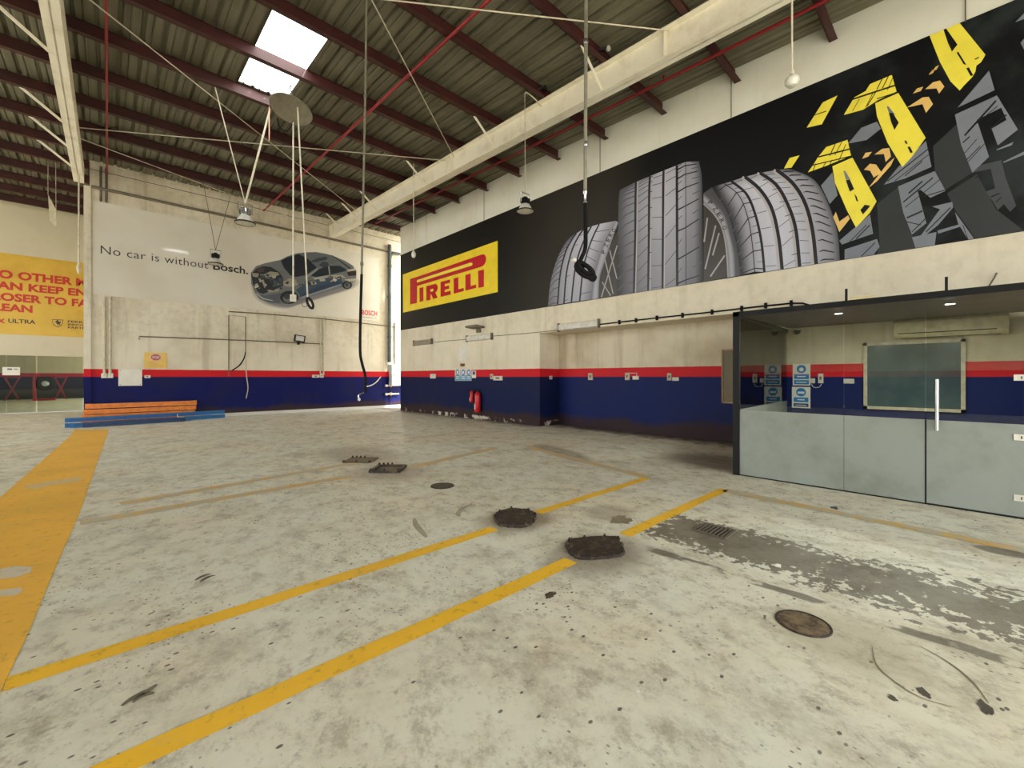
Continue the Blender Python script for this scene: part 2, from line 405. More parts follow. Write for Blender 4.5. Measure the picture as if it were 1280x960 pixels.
def lettering(name, txt, fn, mat, parent, bold=0.0, space=1.0):
    vs, fs = glyphs(txt, bold, space)
    root = list(range(len(vs)))
    def find(i):
        while root[i] != i: root[i] = root[root[i]]; i = root[i]
        return i
    for f in fs:
        for q in f[1:]: root[find(q)] = find(f[0])
    isl = {}
    for f in fs: isl.setdefault(find(f[0]), []).append(f)
    if parent.parent is not None and len(isl) > 1 or len(isl) == 1:
        holder = parent
    else:
        holder = empty(name, parent.location); holder.parent = parent; holder.matrix_parent_inverse = Matrix.Translation(parent.location).inverted()
    for g in isl.values():
        ids = sorted({q for f in g for q in f}); mp = {q: i for i, q in enumerate(ids)}
        MB().add([fn(*vs[q]) for q in ids], [tuple(mp[q] for q in f) for f in g]).build('letter' if holder is not parent else name, mat, holder)
def curve_pts(pts, n):
    """Catmull-Rom resampling of a polyline of 2-D or 3-D points"""
    P = [Vector(p) if len(p) == 3 else Vector((p[0], p[1], 0)) for p in pts]
    out = []
    for i in range(n):
        s = (len(P)-1)*i/(n-1); k = min(int(s), len(P)-2); t = s-k
        p0 = P[max(k-1, 0)]; p1 = P[k]; p2 = P[k+1]; p3 = P[min(k+2, len(P)-1)]
        out.append(0.5*((2*p1)+(-p0+p2)*t+(2*p0-5*p1+4*p2-p3)*t*t+(-p0+3*p1-3*p2+p3)*t**3))
    return out

# ================================================================== THE SETTING
struct(MB().add([(-60, -60, -.03), (80, -60, -.03), (80, 90, -.03), (-60, 90, -.03)], [(0, 1, 2, 3)]).build('ground', plain('yard_concrete', (190, 184, 170), .8)))
struct(MB().box(-10.6, -6, -.025, 10.4, 41, 0).build('floor', M_floor))
# mural wall: upper wall, lintel over the recess, far pier
struct(MB().box(XR, -6, 3.335, 10.2, YE, 7.60).build('wall_right_upper', M_wall_u))
struct(MB().slab([(XR, YE, 0), (XR, YE, 3.335), (XR, -6, 3.335), (XR, -6, 2.63), (XR, 8.28, 2.63), (XR, 8.28, 0)], (10.2-XR, 0, 0)).build('wall_right', M_wall_r))
struct(MB().box(XN, -6, 0, 10.2, 8.28, 2.63).build('wall_niche', M_wall_n))
w = MB().box(-.40, YB, 0, 13.5, YB+.3, 8.0)
struct(w.build('wall_back', M_wall_b))
struct(MB().box(-.525, YB-.06, 0, -.37, YB+.36, 7.08).build('trim_1', M_wall_b))
struct(MB().box(-10.6, YF, 2.22, 3, YF+.25, 8.4).build('wall_far', M_far))
struct(MB().box(-10.6, YQ, 0, 3, YQ+.2, 4).build('wall_far_room', wall_paint('far_room_paint', (196, 188, 160), (10, 12, 44), (170, 24, 44), .4, False, .62, False, (58, 60, 62))))
struct(MB().box(-10.6, YF+.25, 3.2, 3, YQ, 3.3).build('ceiling_far_room', plain('far_room_ceiling', (200, 196, 180), .8)))
struct(MB().box(-.2, YB+.3, 0, .1, YF, 8.0).build('wall_side', M_wall_b))
# unseen side wall, closed this far to keep sky glare off the partition; beyond it the bay stands open to the yard
struct(MB().box(-10.8, -6.2, 0, -10.6, 8.3, 7.5).build('wall_left_unseen', M_wall_n))
struct(MB().box(-10.8, 22.0, 0, -10.6, YQ, 8.2).box(-10.8, 8.3, 7.2, -10.6, 22.0, 8.0).build('wall_left_unseen_upper', M_wall_u))  # unseen; the opening left between these is sized for the daylight let in
# unseen wall behind the camera, above the open vehicle doors; lowered to dim the foreground
struct(MB().box(-10.6, -6.2, 5.2, 10.2, -6.0, 7.4).build('wall_front_unseen', M_wall_u))

# roof: corrugated sheets, one of them cut for the skylight
roof_e = struct(empty('ceiling', (0, 0, roof(0))))
SWD = 0.9
def sheet(x0, ya, yb, nm='roof_sheet', mat=M_sheet, flat=False):
    prof = []
    n = 3; pw = SWD/n
    for i in range(n):
        o = i*pw
        prof += [(o, 0), (o+.07, 0), (o+.09, .022), (o+.11, 0), (o+.225, 0), (o+.24, .05), (o+.285, .05)]
    prof.append((SWD, 0))
    vs = []
    for (u, h) in prof:
        vs += [(x0+u, ya, roof(ya)+h), (x0+u, yb, roof(yb)+h)]
    fs = [(2*i, 2*i+1, 2*i+3, 2*i+2) for i in range(len(prof)-1)]
    return MB().add(vs, fs).build(nm, mat, roof_e)
YS0, YS1 = 7.95, 10.5
for k in range(-14, 9):
    x0 = 2.0+SWD*k
    if k == 0:
        sheet(x0, -6.3, YS0); sheet(x0, YS1, YF+.3)
        for a, b in ((YS0, 9.1), (9.1, YS1)):
            MB().add([(x0, a, roof(a)+.03), (x0+SWD, a, roof(a)+.03), (x0+SWD, b, roof(b)+.03), (x0, b, roof(b)+.03)], [(0, 1, 2, 3)]).build('skylight_pane', M_sky, roof_e)
    else: sheet(x0, -6.3, YF+.3)
py_ = 0.1-1.5*4
while py_ < YF:
    y = py_; z1 = roof(y)-.002; z0 = z1-PD+.004
    xe = 8.865 if y < YE else 10.0
    m = MB()
    m.box(-10.6, y-.006, z0, xe, y+.006, z1).box(-10.6, y-.006, z1-.01, xe, y+.075, z1).box(-10.6, y-.11, z0, xe, y+.006, z0+.012)
    m.build('purlin', M_purlin, roof_e)
    py_ += 1.5

# ================================================================== ROOF STEEL
def beam(xc, y0, y1, label):
    root = thing('roof_beam', label, 'beam', (xc, y0, raf_bot(y0)))
    fw = .11
    def tapered(x0, x1, za, zb):   # za, zb: functions of y
        vs = [(x, y, f(y)) for y in (y0, y1) for x in (x0, x1) for f in (za, zb)]
        return MB().add(vs, [(0, 2, 3, 1), (4, 5, 7, 6), (0, 1, 5, 4), (2, 6, 7, 3), (0, 4, 6, 2), (1, 3, 7, 5)])
    tapered(xc-.012, xc+.012, raf_bot, raf_top).build('web', M_beam, root)
    tapered(xc-fw, xc+fw, raf_bot, lambda y: raf_bot(y)+.022).build('bottom_flange', M_beam, root)
    tapered(xc-fw, xc+fw, lambda y: raf_top(y)-.024, lambda y: raf_top(y)-.002).build('top_flange', M_beam, root)
    for y in (y1-.05, (y0+y1)/2+3.5, 3.4):
        MB().box(xc-fw, y-.008, raf_bot(y)+.02, xc+fw, y+.008, raf_top(y)-.02).build('stiffener', M_beam, root)
    return root
b1 = beam(6.70, -6.2, YB, 'cream steel roof beam running beside the tyre mural')
b2 = beam(-.62, -6.2, YB-.1, 'cream steel roof beam ending at the left edge of the car banner wall')
for (rt, xc) in ((b1, 6.70), (b2, -.62)):
    for y in (4.6, 7.6, 10.6, 13.6, 15.1, 16.6):
        MB().bar((xc-.10, y, raf_bot(y)+.03), (xc-.72, y, raf_top(y)+.02), .05, .02, (0, 1, 0)).build('fly_brace', M_beam, rt)
def rod(label, a, b, r=.011):
    m = MB().tube([a, b], r, 6)
    return tag(m.build('tie_rod', M_rod), label, 'tie rod', 'roof tie rods')
def rp(x, y, dz=-.12): return (x, y, raf_top(y)+dz)
XL, XRR = -.50, 6.58
rod('thin pale tie rod crossing just above the top of the skylight', rp(XL, 8.7), rp(XRR, 3.3))
rod('thin pale tie rod running from mid beam up to the top edge of the photo', rp(XL, 3.3, -.16), rp(XRR, 9.2, -.16))
rod('near horizontal pale tie rod passing in front of the hanging white cords', rp(XL, 14.6), rp(XRR, 9.6))
rod('long slanting pale tie rod from upper left towards the beam end', rp(XL, 8.9, -.16), rp(XRR, 15.1, -.16))
rod('pale tie rod slanting down to the banner wall at the beam end', rp(XL, 14.8, -.3), rp(XRR, 17.8, -.3))
def sprinkler(xc, label, r=.028, y1=17.9, dz=-.05):
    root = thing('sprinkler_pipe', label, 'pipe', (xc, 0, raf_top(0)+dz), 'red sprinkler pipes')
    MB().tube([(xc, -6, raf_top(-6)+dz), (xc, y1, raf_top(y1)+dz)], r, 10).build('pipe', M_red, root, True)
    for y in (1.2, 4.0, 6.8, 10.0, 13.0, 16.0):
        MB().tube([(xc, y, raf_top(y)+dz), (xc, y, raf_top(y)+dz+.09)], .012, 6).lathe([(.022, .09), (.022, .10), (0, .10)], (xc, y, raf_top(y)+dz), 8).build('sprinkler_head', M_red, root)
    return root
sprinkler(4.2, 'bright red sprinkler pipe under the roof between skylight and cream beam')
sprinkler(7.75, 'dark red sprinkler pipe under the roof between cream beam and mural', y1=16.1)
sprinkler(-.02, 'thin red sprinkler pipe beside the left cream beam', .022)

# ================================================================== TYRE MURAL (a flat print on the wall)
MZ0, MZ1 = 3.335, 6.45
mural = thing('tyre_mural', 'huge black wall banner printed with three grey tyres and yellow tread marks', 'banner', (XR, YE, MZ0))
k_ = N('mural_black'); 
c_ = k_.mix(k_.step(k_.xyz()[1], 7.0, 1.0), lin((15, 14, 14)), lin((9, 11, 16)))
fa = k_.noise(.9, 5, .6)
yy = k_.xyz()[1]
c_ = k_.mix(k_.math('MULTIPLY', k_.step(yy, 4.6, 6.2), k_.step(yy, 10.5, 7.0, 0, .9)), c_, lin((52, 47, 40)))
c_ = k_.mix(k_.math('MULTIPLY', k_.step(k_.xyz()[1], 2.5, 0.3), k_.step(fa, .45, .62, 0, .8)), c_, lin((44, 50, 52)))
M_mur = k_.done(c_, .45, spec=.28)
MB().box(XR-.02, -3.5, MZ0, XR-.001, YE-.02, MZ1).build('banner_sheet', M_mur, mural)
def mu(px, py, off=.0215):
    Y, Z = on_x(px, py, XR-.02)
    return (XR-off, min(Y, YE-.02), max(MZ0+.002, min(MZ1-.002, Z)))
def Z5(p): return (1000+p[0]/4.571, 10+p[1]/4.571)
def Z6(p): return (1000+p[0]/4.571, 150+p[1]/4.571)
def Z2(p): return (495+p[0]/8.729, 290+p[1]/8.729)
def Z3(p): return (680+p[0]/4.8, 190+p[1]/4.8)
def Z4(p): return (860+p[0]/5.333, 190+p[1]/5.333)
def shape(name, polys, conv, mat, off, parent=mural):
    for P in polys: o = MB().ngon([mu(*conv(p), off) for p in P]).build(name, mat, parent)
    return o
I_yel = flatprint('ink_yellow', (252, 236, 84)); I_red = flatprint('ink_red', (204, 12, 40)); I_org = flatprint('ink_pale_orange', (240, 200, 120))
I_gry = flatprint('ink_grey', (128, 134, 146)); I_blk = flatprint('ink_black', (14, 14, 18)); I_dgr = flatprint('ink_dark_grey', (52, 57, 60)); I_mgr = flatprint('ink_mid_grey', (70, 74, 80))
# --- logo panel
lp = shape('logo_panel', [[(75, 465), (1110, 95), (1110, 655), (78, 880)]], Z2, flatprint('ink_logo_yellow', (255, 226, 52)), .0225)
def lsub(nm, P, mat=I_red, off=.024): return shape(nm, [P], Z2, mat, off, lp)
lsub('letter_p', [(155, 512), (235, 488), (930, 248), (957, 243), (975, 255), (985, 285), (982, 320), (967, 352), (945, 373), (920, 383), (232, 588), (228, 775), (155, 790)])
lsub('letter_p_slot', [(230, 525), (815, 333), (832, 338), (838, 350), (826, 367), (230, 553)], I_yel, .0255)
lsub('letter_i', [(258, 612), (300, 602), (300, 752), (258, 765)])
lsub('letter_r', [(332, 592), (428, 566), (448, 574), (456, 592), (456, 618), (447, 644), (428, 660), (456, 718), (406, 730), (386, 680), (377, 682), (377, 740), (332, 750)])
lsub('letter_r_eye', [(377, 626), (403, 618), (411, 626), (410, 640), (402, 648), (377, 654)], I_yel, .0255)
lsub('letter_e', [(487, 545), (592, 518), (592, 553), (533, 568), (533, 595), (580, 582), (580, 618), (533, 630), (533, 658), (598, 642), (598, 682), (487, 708)])
lsub('letter_l', [(630, 508), (682, 492), (682, 625), (740, 610), (740, 645), (630, 675)])
lsub('letter_l', [(758, 468), (815, 452), (815, 590), (875, 573), (875, 610), (758, 640)])
lsub('letter_i', [(897, 425), (960, 408), (960, 598), (900, 610)])

# --- tyres
def grid(curves, n, sub, shade, name, off, conv):
    """curves (list of polylines) are lofted into a grid; shade(u, v) -> grey level"""
    R = [curve_pts(c, n) for c in curves]
    cols = []; vs = []; m = (len(R)-1)*sub+1
    for i in range(m):
        s = i/sub; k = min(int(s), len(R)-2); t = s-k
        for j in range(n):
            p = R[k][j]*(1-t)+R[k+1][j]*t
            vs.append(mu(*conv((p.x, p.y)), off)); g = shade(s/(len(R)-1), j/(n-1)); g *= .96; cols.append(lin((g*.97, g*.975, g*1.05))[:3]+(1,))
    fs = [(i*n+j, i*n+j+1, (i+1)*n+j+1, (i+1)*n+j) for i in range(m-1) for j in range(n-1)]
    inked(name, vs, fs, cols, tyre, M_ink)
    def P(u, v):
        s = max(0, min(1, u))*(len(R)-1); k = min(int(s), len(R)-2); t = s-k
        w_ = max(0, min(1, v))*(n-1); q = min(int(w_), n-2); r = w_-q
        a = R[k][q]*(1-r)+R[k][q+1]*r; b = R[k+1][q]*(1-r)+R[k+1][q+1]*r
        p = a*(1-t)+b*t; return (p.x, p.y)
    return P
def stroke(mb, pts, w, conv, off):
    """ribbon of width w (in traced units) along pts"""
    P = [Vector((p[0], p[1], 0)) for p in pts]; L = []
    for i, p in enumerate(P):
        d = (P[min(i+1, len(P)-1)]-P[max(i-1, 0)]).normalized(); nrm = Vector((-d.y, d.x, 0))
        ww = w[i] if isinstance(w, (list, tuple)) else w
        L.append((p+nrm*ww/2, p-nrm*ww/2))
    vs = []
    for a, b in L: vs += [mu(*conv((a.x, a.y)), off), mu(*conv((b.x, b.y)), off)]
    mb.add(vs, [(2*i, 2*i+1, 2*i+3, 2*i+2) for i in range(len(L)-1)])
I_groove = flatprint('ink_groove', (34, 32, 44)); I_sipe = flatprint('ink_sipe', (88, 88, 102)); I_hl = flatprint('ink_rim_light', (168, 164, 166)); I_rim = flatprint('ink_rim_dark', (62, 58, 55))
I_strip = flatprint('ink_groove_wall', (190, 186, 190))
def part_tyre(nm): 
    o = empty(nm, mural.location); o.parent = mural; o.matrix_parent_inverse = Matrix.Translation(mural.location).inverted(); return o
# left tyre
tyre = part_tyre('printed_tyre'); tyre['label'] = 'smaller printed tyre half hidden behind the upright one'
c0 = [(24, 925), (40, 780), (80, 640), (130, 545), (165, 505)]; g1 = [(82, 915), (98, 730), (130, 600), (165, 530), (195, 487)]
g2 = [(120, 908), (135, 730), (165, 600), (200, 520), (238, 462)]; g3 = [(165, 900), (183, 730), (210, 610), (250, 510), (285, 447)]
g4 = [(215, 893), (233, 720), (258, 610), (290, 520), (332, 432)]; c5 = [(285, 885), (297, 760), (320, 660), (360, 545), (432, 413)]
P = grid([c0, g1, g2, g3, g4, c5], 24, 4, lambda u, v: 112+80*math.sin(min(1, u*1.5+.12)*1.57)-60*max(0, u-.86)/.14-50*max(0, .25-v)+25*v, 'tread', .0225, Z3)
mb = ML()
for g in (g1, g2, g3, g4): stroke(mb, curve_pts(g, 16), 9, Z3, .0245)
mb.build('groove', I_groove, tyre)
mb = ML()
for k in range(15):
    v = .03+k*.065
    stroke(mb, [P(.0, v-.03), P(.09, v), P(.185, v-.012)], 5, Z3, .0245)
    if k % 2: stroke(mb, [P(.81, v-.02), P(.98, v+.01)], 4, Z3, .0245)
    if k % 3 == 0: stroke(mb, [P(.42, v), P(.5, v+.01)], 3, Z3, .0245)
mb.build('sipe', I_sipe, tyre)
c6 = [(328, 878), (335, 760), (358, 680), (392, 580), (446, 425)]
tyre_ = tyre
P2 = grid([c5, c6], 24, 4, lambda u, v: 120+70*math.sin(u*3.14), 'sidewall', .0228, Z3)
shape('rim', [[(328, 876), (335, 760), (358, 680), (392, 580), (443, 470), (441, 700), (438, 862)]], Z3, I_rim, .0226, tyre)
mb = ML()
for a, b in (((345, 870), (440, 560)), ((365, 640), (415, 850)), ((395, 590), (438, 760)), ((350, 780), (400, 862))): stroke(mb, [a, b], 7, Z3, .0245)
mb.build('spoke', I_hl, tyre)
# upright tyre
tyre = part_tyre('printed_tyre'); tyre['label'] = 'tall printed tyre seen square on, in the middle'
cs = [[(440, 866), (443, 560), (448, 300), (456, 228)], [(540, 848), (548, 500), (550, 260), (553, 180)], [(626, 833), (630, 500), (632, 240), (637, 145)],
      [(712, 820), (714, 500), (716, 220), (718, 112)], [(800, 804), (799, 450), (798, 200), (798, 80)], [(853, 796), (852, 450), (851, 180), (850, 60)], [(957, 778), (952, 400), (948, 160), (930, 55)]]
def sh2(u, v): return 104+98*math.sin(min(1, .10+u*1.0)*2.45)-45*max(0, .1-u)/.1-95*max(0, u-.93)/.07-55*max(0, .45-v)/.45
P = grid(cs, 20, 4, sh2, 'tread', .0235, Z3)
mb = ML()
for i in (1, 2, 3): stroke(mb, curve_pts(cs[i], 10), 13, Z3, .0255)
stroke(mb, curve_pts(cs[4], 10), 15, Z3, .0255); stroke(mb, curve_pts(cs[5], 10), 4, Z3, .0255)
mb.build('groove', I_groove, tyre)
mb = ML()
for i, o in ((1, 13), (2, 14), (3, 13)): stroke(mb, [(p.x+o-6, p.y) for p in curve_pts(cs[i], 10)], 11, Z3, .0252)
mb.build('groove_wall', I_strip, tyre)
mb = ML(); mb2 = ML()
for k in range(14):
    v = .02+k*.072
    stroke(mb, [P(.005, v-.035), P(.07, v-.005), P(.155, v-.005)], 6, Z3, .0255)
    stroke(mb, [P(.20, v-.025), P(.325, v+.03)], 4, Z3, .0255)
    if k % 2 == 0:
        stroke(mb, [P(.37, v), P(.49, v)], 4, Z3, .0255)
        stroke(mb, [P(.53, v), P(.655, v+.045)], 4, Z3, .0255)
        stroke(mb2, [P(.675, v), P(.82, v+.02), P(.965, v+.035)], [9, 7, 6], Z3, .0255)
    else:
        stroke(mb, [P(.345, v), P(.37, v)], 5, Z3, .0255); stroke(mb, [P(.68, v), P(.76, v+.03)], 4, Z3, .0255); stroke(mb, [P(.90, v+.02), P(.99, v+.03)], 5, Z3, .0255)
mb.build('sipe', I_sipe, tyre); mb2.build('shoulder_cut', I_groove, tyre)
# right tyre
tyre = part_tyre('printed_tyre'); tyre['label'] = 'broad printed tyre turned three-quarter with white lettering on its sidewall'
s0 = [(352, 822), (335, 690), (310, 560), (262, 400), (160, 235)]; st = [(445, 797), (430, 620), (400, 440), (340, 290), (240, 210)]
gA = [(510, 800), (490, 600), (450, 420), (390, 280), (290, 196)]; gB = [(628, 780), (605, 570), (560, 380), (480, 250), (380, 166)]
gC = [(745, 765), (720, 520), (670, 360), (590, 220), (480, 140)]; gD = [(855, 748), (830, 520), (780, 340), (700, 210), (590, 119)]
ce = [(1012, 722), (1000, 560), (950, 380), (850, 195), (690, 113)]
P = grid([s0, st, gA, gB, gC, gD, ce], 26, 4, lambda u, v: 112+102*math.sin(min(1, .08+u*.95)*2.75)-105*max(0, .11-u)/.11-70*max(0, u-.95)/.05+10*v-55*max(0, v-.85)/.15, 'tread', .0225, Z4)
mb = ML()
for g, w_ in ((gA, 17), (gB, 23), (gC, 23), (gD, 25), (st, 6)): stroke(mb, curve_pts(g, 18), w_, Z4, .0255)
mb.build('groove', I_groove, tyre)
mb = ML()
for g, w_ in ((gB, 22), (gC, 22), (gD, 22)): stroke(mb, [(p.x-19, p.y+3) for p in curve_pts(g, 18)], w_, Z4, .0245)
mb.build('groove_wall', I_strip, tyre)
mb = ML(); mb2 = ML()
for k in range(13):
    v = .03+k*.075
    stroke(mb2, [P(.862, v), P(.89, v+.012), P(.965, v-.004)], [4, 9, 7], Z4, .0255)
    stroke(mb, [P(.69, v), P(.78, v-.005)], 4, Z4, .0255)
    if k % 2 == 0:
        stroke(mb2, [P(.03, v), P(.17, v+.015), P(.33, v+.01)], [5, 7, 7], Z4, .0255)
        stroke(mb, [P(.52, v), P(.63, v+.035)], 4, Z4, .0255); stroke(mb, [P(.35, v+.03), P(.45, v+.02)], 4, Z4, .0255)
    else:
        stroke(mb, [P(.0, v), P(.07, v+.01)], 6, Z4, .0255); stroke(mb, [P(.22, v), P(.31, v)], 4, Z4, .0255); stroke(mb, [P(.60, v), P(.65, v)], 5, Z4, .0255)
mb.build('sipe', I_sipe, tyre); mb2.build('shoulder_cut', I_groove, tyre)
si = [(268, 836), (255, 640), (225, 500), (170, 410), (104, 345)]; so = [(318, 828), (312, 690), (285, 560), (235, 405), (104, 275)]
grid([si, so, s0], 24, 4, lambda u, v: 105+80*math.sin(min(1, u*2)*3.14)-30*u, 'sidewall', .0228, Z4)
shape('rim', [[(268, 836), (255, 640), (225, 500), (170, 410), (104, 345), (104, 868)]], Z4, I_rim, .0226, tyre)
mb = ML()
for a, b in (((115, 780), (185, 490)), ((165, 690), (208, 540)), ((150, 830), (245, 690)), ((108, 600), (130, 440))): stroke(mb, [a, b], 10, Z4, .0245)
stroke(mb, curve_pts(si, 16), 9, Z4, .0245)
mb.build('spoke', I_hl, tyre)
def letters_arc(chars, spots, size, ang, conv, mat, par, off=.026):
    for ch, (x, y), a in zip(chars, spots, ang):
        ca, sa = math.cos(a), math.sin(a)
        def fn(u, v, x=x, y=y, ca=ca, sa=sa):
            du = (u-.5)*size*.8; dv = -(v-.5)*size
            return mu(*conv((x+du*ca-dv*sa, y+du*sa+dv*ca)), off)
        lettering('sidewall_letter', ch, fn, mat, par, .02)
I_let = flatprint('ink_letter_dark', (50, 48, 50))
letters_arc('PZERO', [(150, 338), (184, 378), (208, 416), (228, 458), (246, 505)], 30, [.75, .95, 1.05, 1.1, 1.2], Z4, I_let, tyre)
letters_arc('PZERO', [(358, 600), (372, 560), (386, 528), (401, 498), (418, 470)], 24, [-1.2, -1.15, -1.1, -1.05, -1.0], Z3, I_let, tyre_)
# --- tread marks
shape('tread_mark', [[(740, 133), (912, 60), (1060, 268), (1035, 310), (1008, 330), (1002, 365), (985, 395), (940, 440), (912, 472), (860, 420), (800, 310), (760, 210)]], Z5, I_yel, .0235)
shape('tread_mark_gap', [[(820, 118), (835, 110), (900, 210), (868, 250), (845, 200)], [(895, 255), (905, 252), (950, 325), (935, 322)], [(950, 345), (965, 340), (990, 385), (975, 390)], [(995, 293), (1025, 278), (1020, 288), (1002, 296)]], Z5, I_blk, .025)
shape('tread_mark', [[(215, 500), (125, 665), (38, 685), (130, 540)]], Z5, I_yel, .0235)
shape('tread_mark', [[(250, 612), (310, 512), (375, 475), (400, 435), (525, 383), (552, 478), (445, 527), (395, 560), (360, 582)]], Z5, I_yel, .0235)
sl = ML()
for a, b, w_ in (((85, 612), (150, 590), 5), ((300, 522), (552, 440), 9), ((440, 520), (552, 484), 6), ((470, 405), (440, 465), 5), ((505, 392), (470, 460), 5), ((530, 400), (500, 470), 4), ((440, 470), (385, 560), 5), ((420, 480), (375, 570), 4), ((340, 520), (300, 590), 3)):
    stroke(sl, [a, b], w_, Z5, .025)
for a, b, w_ in (((105, 212), (290, 165), 8), ((60, 262), (300, 205), 6), ((205, 130), (170, 205), 5), ((240, 125), (200, 200), 4), ((150, 240), (125, 280), 4), ((185, 228), (160, 272), 4), ((262, 140), (215, 250), 4), ((90, 250), (75, 290), 4)):
    stroke(sl, [a, b], w_, Z6, .025)
sl.build('tread_mark_slit', I_blk, mural)
shape('tread_mark', [[(430, 545), (562, 486), (718, 742), (640, 850), (585, 910), (500, 770), (440, 620)]], Z5, I_yel, .0242)
shape('tread_mark_gap', [[(508, 600), (530, 600), (565, 655), (540, 698), (520, 650)], [(596, 760), (606, 757), (616, 775), (606, 778)], [(614, 795), (628, 792), (645, 825), (632, 830)]], Z5, I_blk, .0255)
shape('tread_mark_core', [[(495, 562), (505, 562), (545, 612), (528, 612), (508, 600)]], Z5, I_gry, .0255)
shape('tread_mark', [[(185, 265), (300, 215), (438, 465), (400, 530), (320, 615), (270, 520), (200, 360)]], Z6, I_yel, .0242)
shape('tread_mark_gap', [[(262, 345), (285, 340), (310, 395), (285, 410)], [(310, 420), (325, 440), (333, 468), (322, 462)], [(345, 515), (370, 485), (402, 490), (385, 512), (360, 540)]], Z6, I_blk, .0255)
shape('tread_mark_core', [[(248, 290), (258, 290), (288, 340), (262, 342)]], Z6, I_gry, .0255)
shape('tread_mark', [[(105, 210), (150, 155), (272, 113), (292, 205), (150, 262), (45, 300), (80, 250)]], Z6, I_yel, .0235)
shape('tread_mark', [[(640, 110), (678, 40), (745, 22), (690, 105)]], Z4, I_yel, .0223)
org = []
for x, y in ((755, 365), (775, 345)): org.append([(x-20, y+18), (x, y-8), (x+20, y-18), (x+5, y+8)])
org += [[(715, 465), (760, 425), (800, 415), (825, 450), (795, 490), (780, 460)], [(645, 490), (670, 460), (705, 450), (690, 475)], [(610, 570), (700, 512), (735, 508), (760, 550), (720, 600), (700, 550)],
        [(355, 862), (375, 828), (412, 822), (390, 850)], [(425, 838), (470, 805), (510, 800), (520, 850), (490, 880), (480, 835)], [(365, 925), (400, 890), (435, 895), (470, 945), (420, 965), (400, 930)]]
shape('tread_mark_orange', org, Z5, I_org, .0248)
shape('tread_mark_orange', [[(390, 390), (500, 250), (540, 215), (520, 260), (440, 350)], [(190, 555), (205, 525), (225, 580), (275, 545), (285, 565), (225, 640)], [(405, 270), (430, 255), (450, 310), (420, 330)]], Z6, I_org, .0238)
shape('grey_tread_mark', [[(275, 135), (350, 45), (440, 10), (462, 50), (380, 115)], [(480, 370), (560, 270), (720, 120), (752, 268), (600, 335)], [(120, 375), (185, 300), (215, 430), (170, 480)],
      [(225, 690), (400, 540), (418, 650), (300, 690), (240, 712)], [(255, 740), (440, 680), (455, 725), (420, 775), (255, 800)]], Z6, I_gry, .0232)
shape('grey_tread_mark', [[(560, 380), (770, 292), (832, 405), (745, 445), (690, 400), (672, 405), (722, 590), (640, 655), (590, 530)], [(640, 670), (780, 640), (770, 722), (660, 735)],
      [(755, 495), (870, 468), (875, 500), (790, 600), (720, 655), (690, 660), (800, 510)], [(885, 525), (995, 682), (960, 690), (915, 610), (790, 650), (785, 632), (905, 598)]], Z6, I_gry, .0232)
shape('grey_tread_mark', [[(900, 570), (985, 470), (1080, 358), (1112, 470)], [(885, 610), (1125, 500), (1245, 695), (1130, 785), (1095, 690), (1180, 640), (1150, 570), (1010, 640), (1080, 850), (985, 943), (920, 780)],
      [(1120, 810), (1220, 765), (1210, 785), (1130, 812)], [(1160, 880), (1290, 815), (1290, 835), (1165, 885)], [(1230, 82), (1290, 20), (1290, 60)], [(1260, 200), (1300, 150), (1300, 280)]], Z5, I_gry, .0232)
shape('grey_tread_mark', [[(985, 300), (1030, 258), (1150, 230), (1175, 330), (1235, 490), (1200, 525), (1165, 480), (1130, 515), (1105, 470), (1060, 410), (1115, 390), (1090, 280)]], Z6, I_mgr, .0232)
shape('dark_tread_mark', [[(440, 480), (560, 385), (640, 650), (660, 735), (440, 770), (455, 700)], [(760, 150), (900, 20), (985, 300), (830, 400), (770, 290)], [(840, 420), (1010, 310), (1120, 510), (1280, 640), (1000, 675), (890, 520)]], Z6, I_dgr, .0226)
sl = ML()
for a, b, w_ in (((500, 350), (740, 160), 6), ((540, 350), (745, 190), 4), ((600, 320), (700, 235), 5), ((590, 470), (760, 330), 7), ((600, 500), (800, 340), 4), ((620, 420), (700, 350), 8), ((640, 640), (720, 560), 5), ((610, 560), (700, 520), 9), ((600, 580), (690, 600), 5), ((720, 640), (860, 500), 6), ((700, 440), (830, 400), 5),
                 ((320, 680), (400, 600), 6), ((350, 780), (430, 700), 5), ((280, 700), (380, 600), 4), ((950, 230), (1030, 150), 5), ((1000, 330), (1090, 290), 6), ((1090, 440), (1140, 420), 8), ((1120, 470), (1150, 440), 6), ((930, 600), (960, 690), 4)):
    stroke(sl, [a, b], w_, Z6, .0245)
for a, b, w_ in (((940, 730), (1120, 530), 10), ((1090, 690), (1180, 610), 9), ((960, 700), (1130, 560), 4), ((940, 830), (1010, 750), 4), ((960, 880), (1060, 770), 4), ((930, 770), (970, 735), 7)):
    stroke(sl, [a, b], w_, Z5, .0245)
sl.build('grey_mark_slit', I_blk, mural)
# suspension wires from the roof to the banner
for px in (605, 750, 914, 1207):
    Y, _ = on_x(px, 100, XR-.03)
    MB().tube([(XR-.03, Y, MZ1-.02), (XR-.03, Y, roof(Y)-.02)], .008, 5).build('hanging_wire', M_conduit, mural)

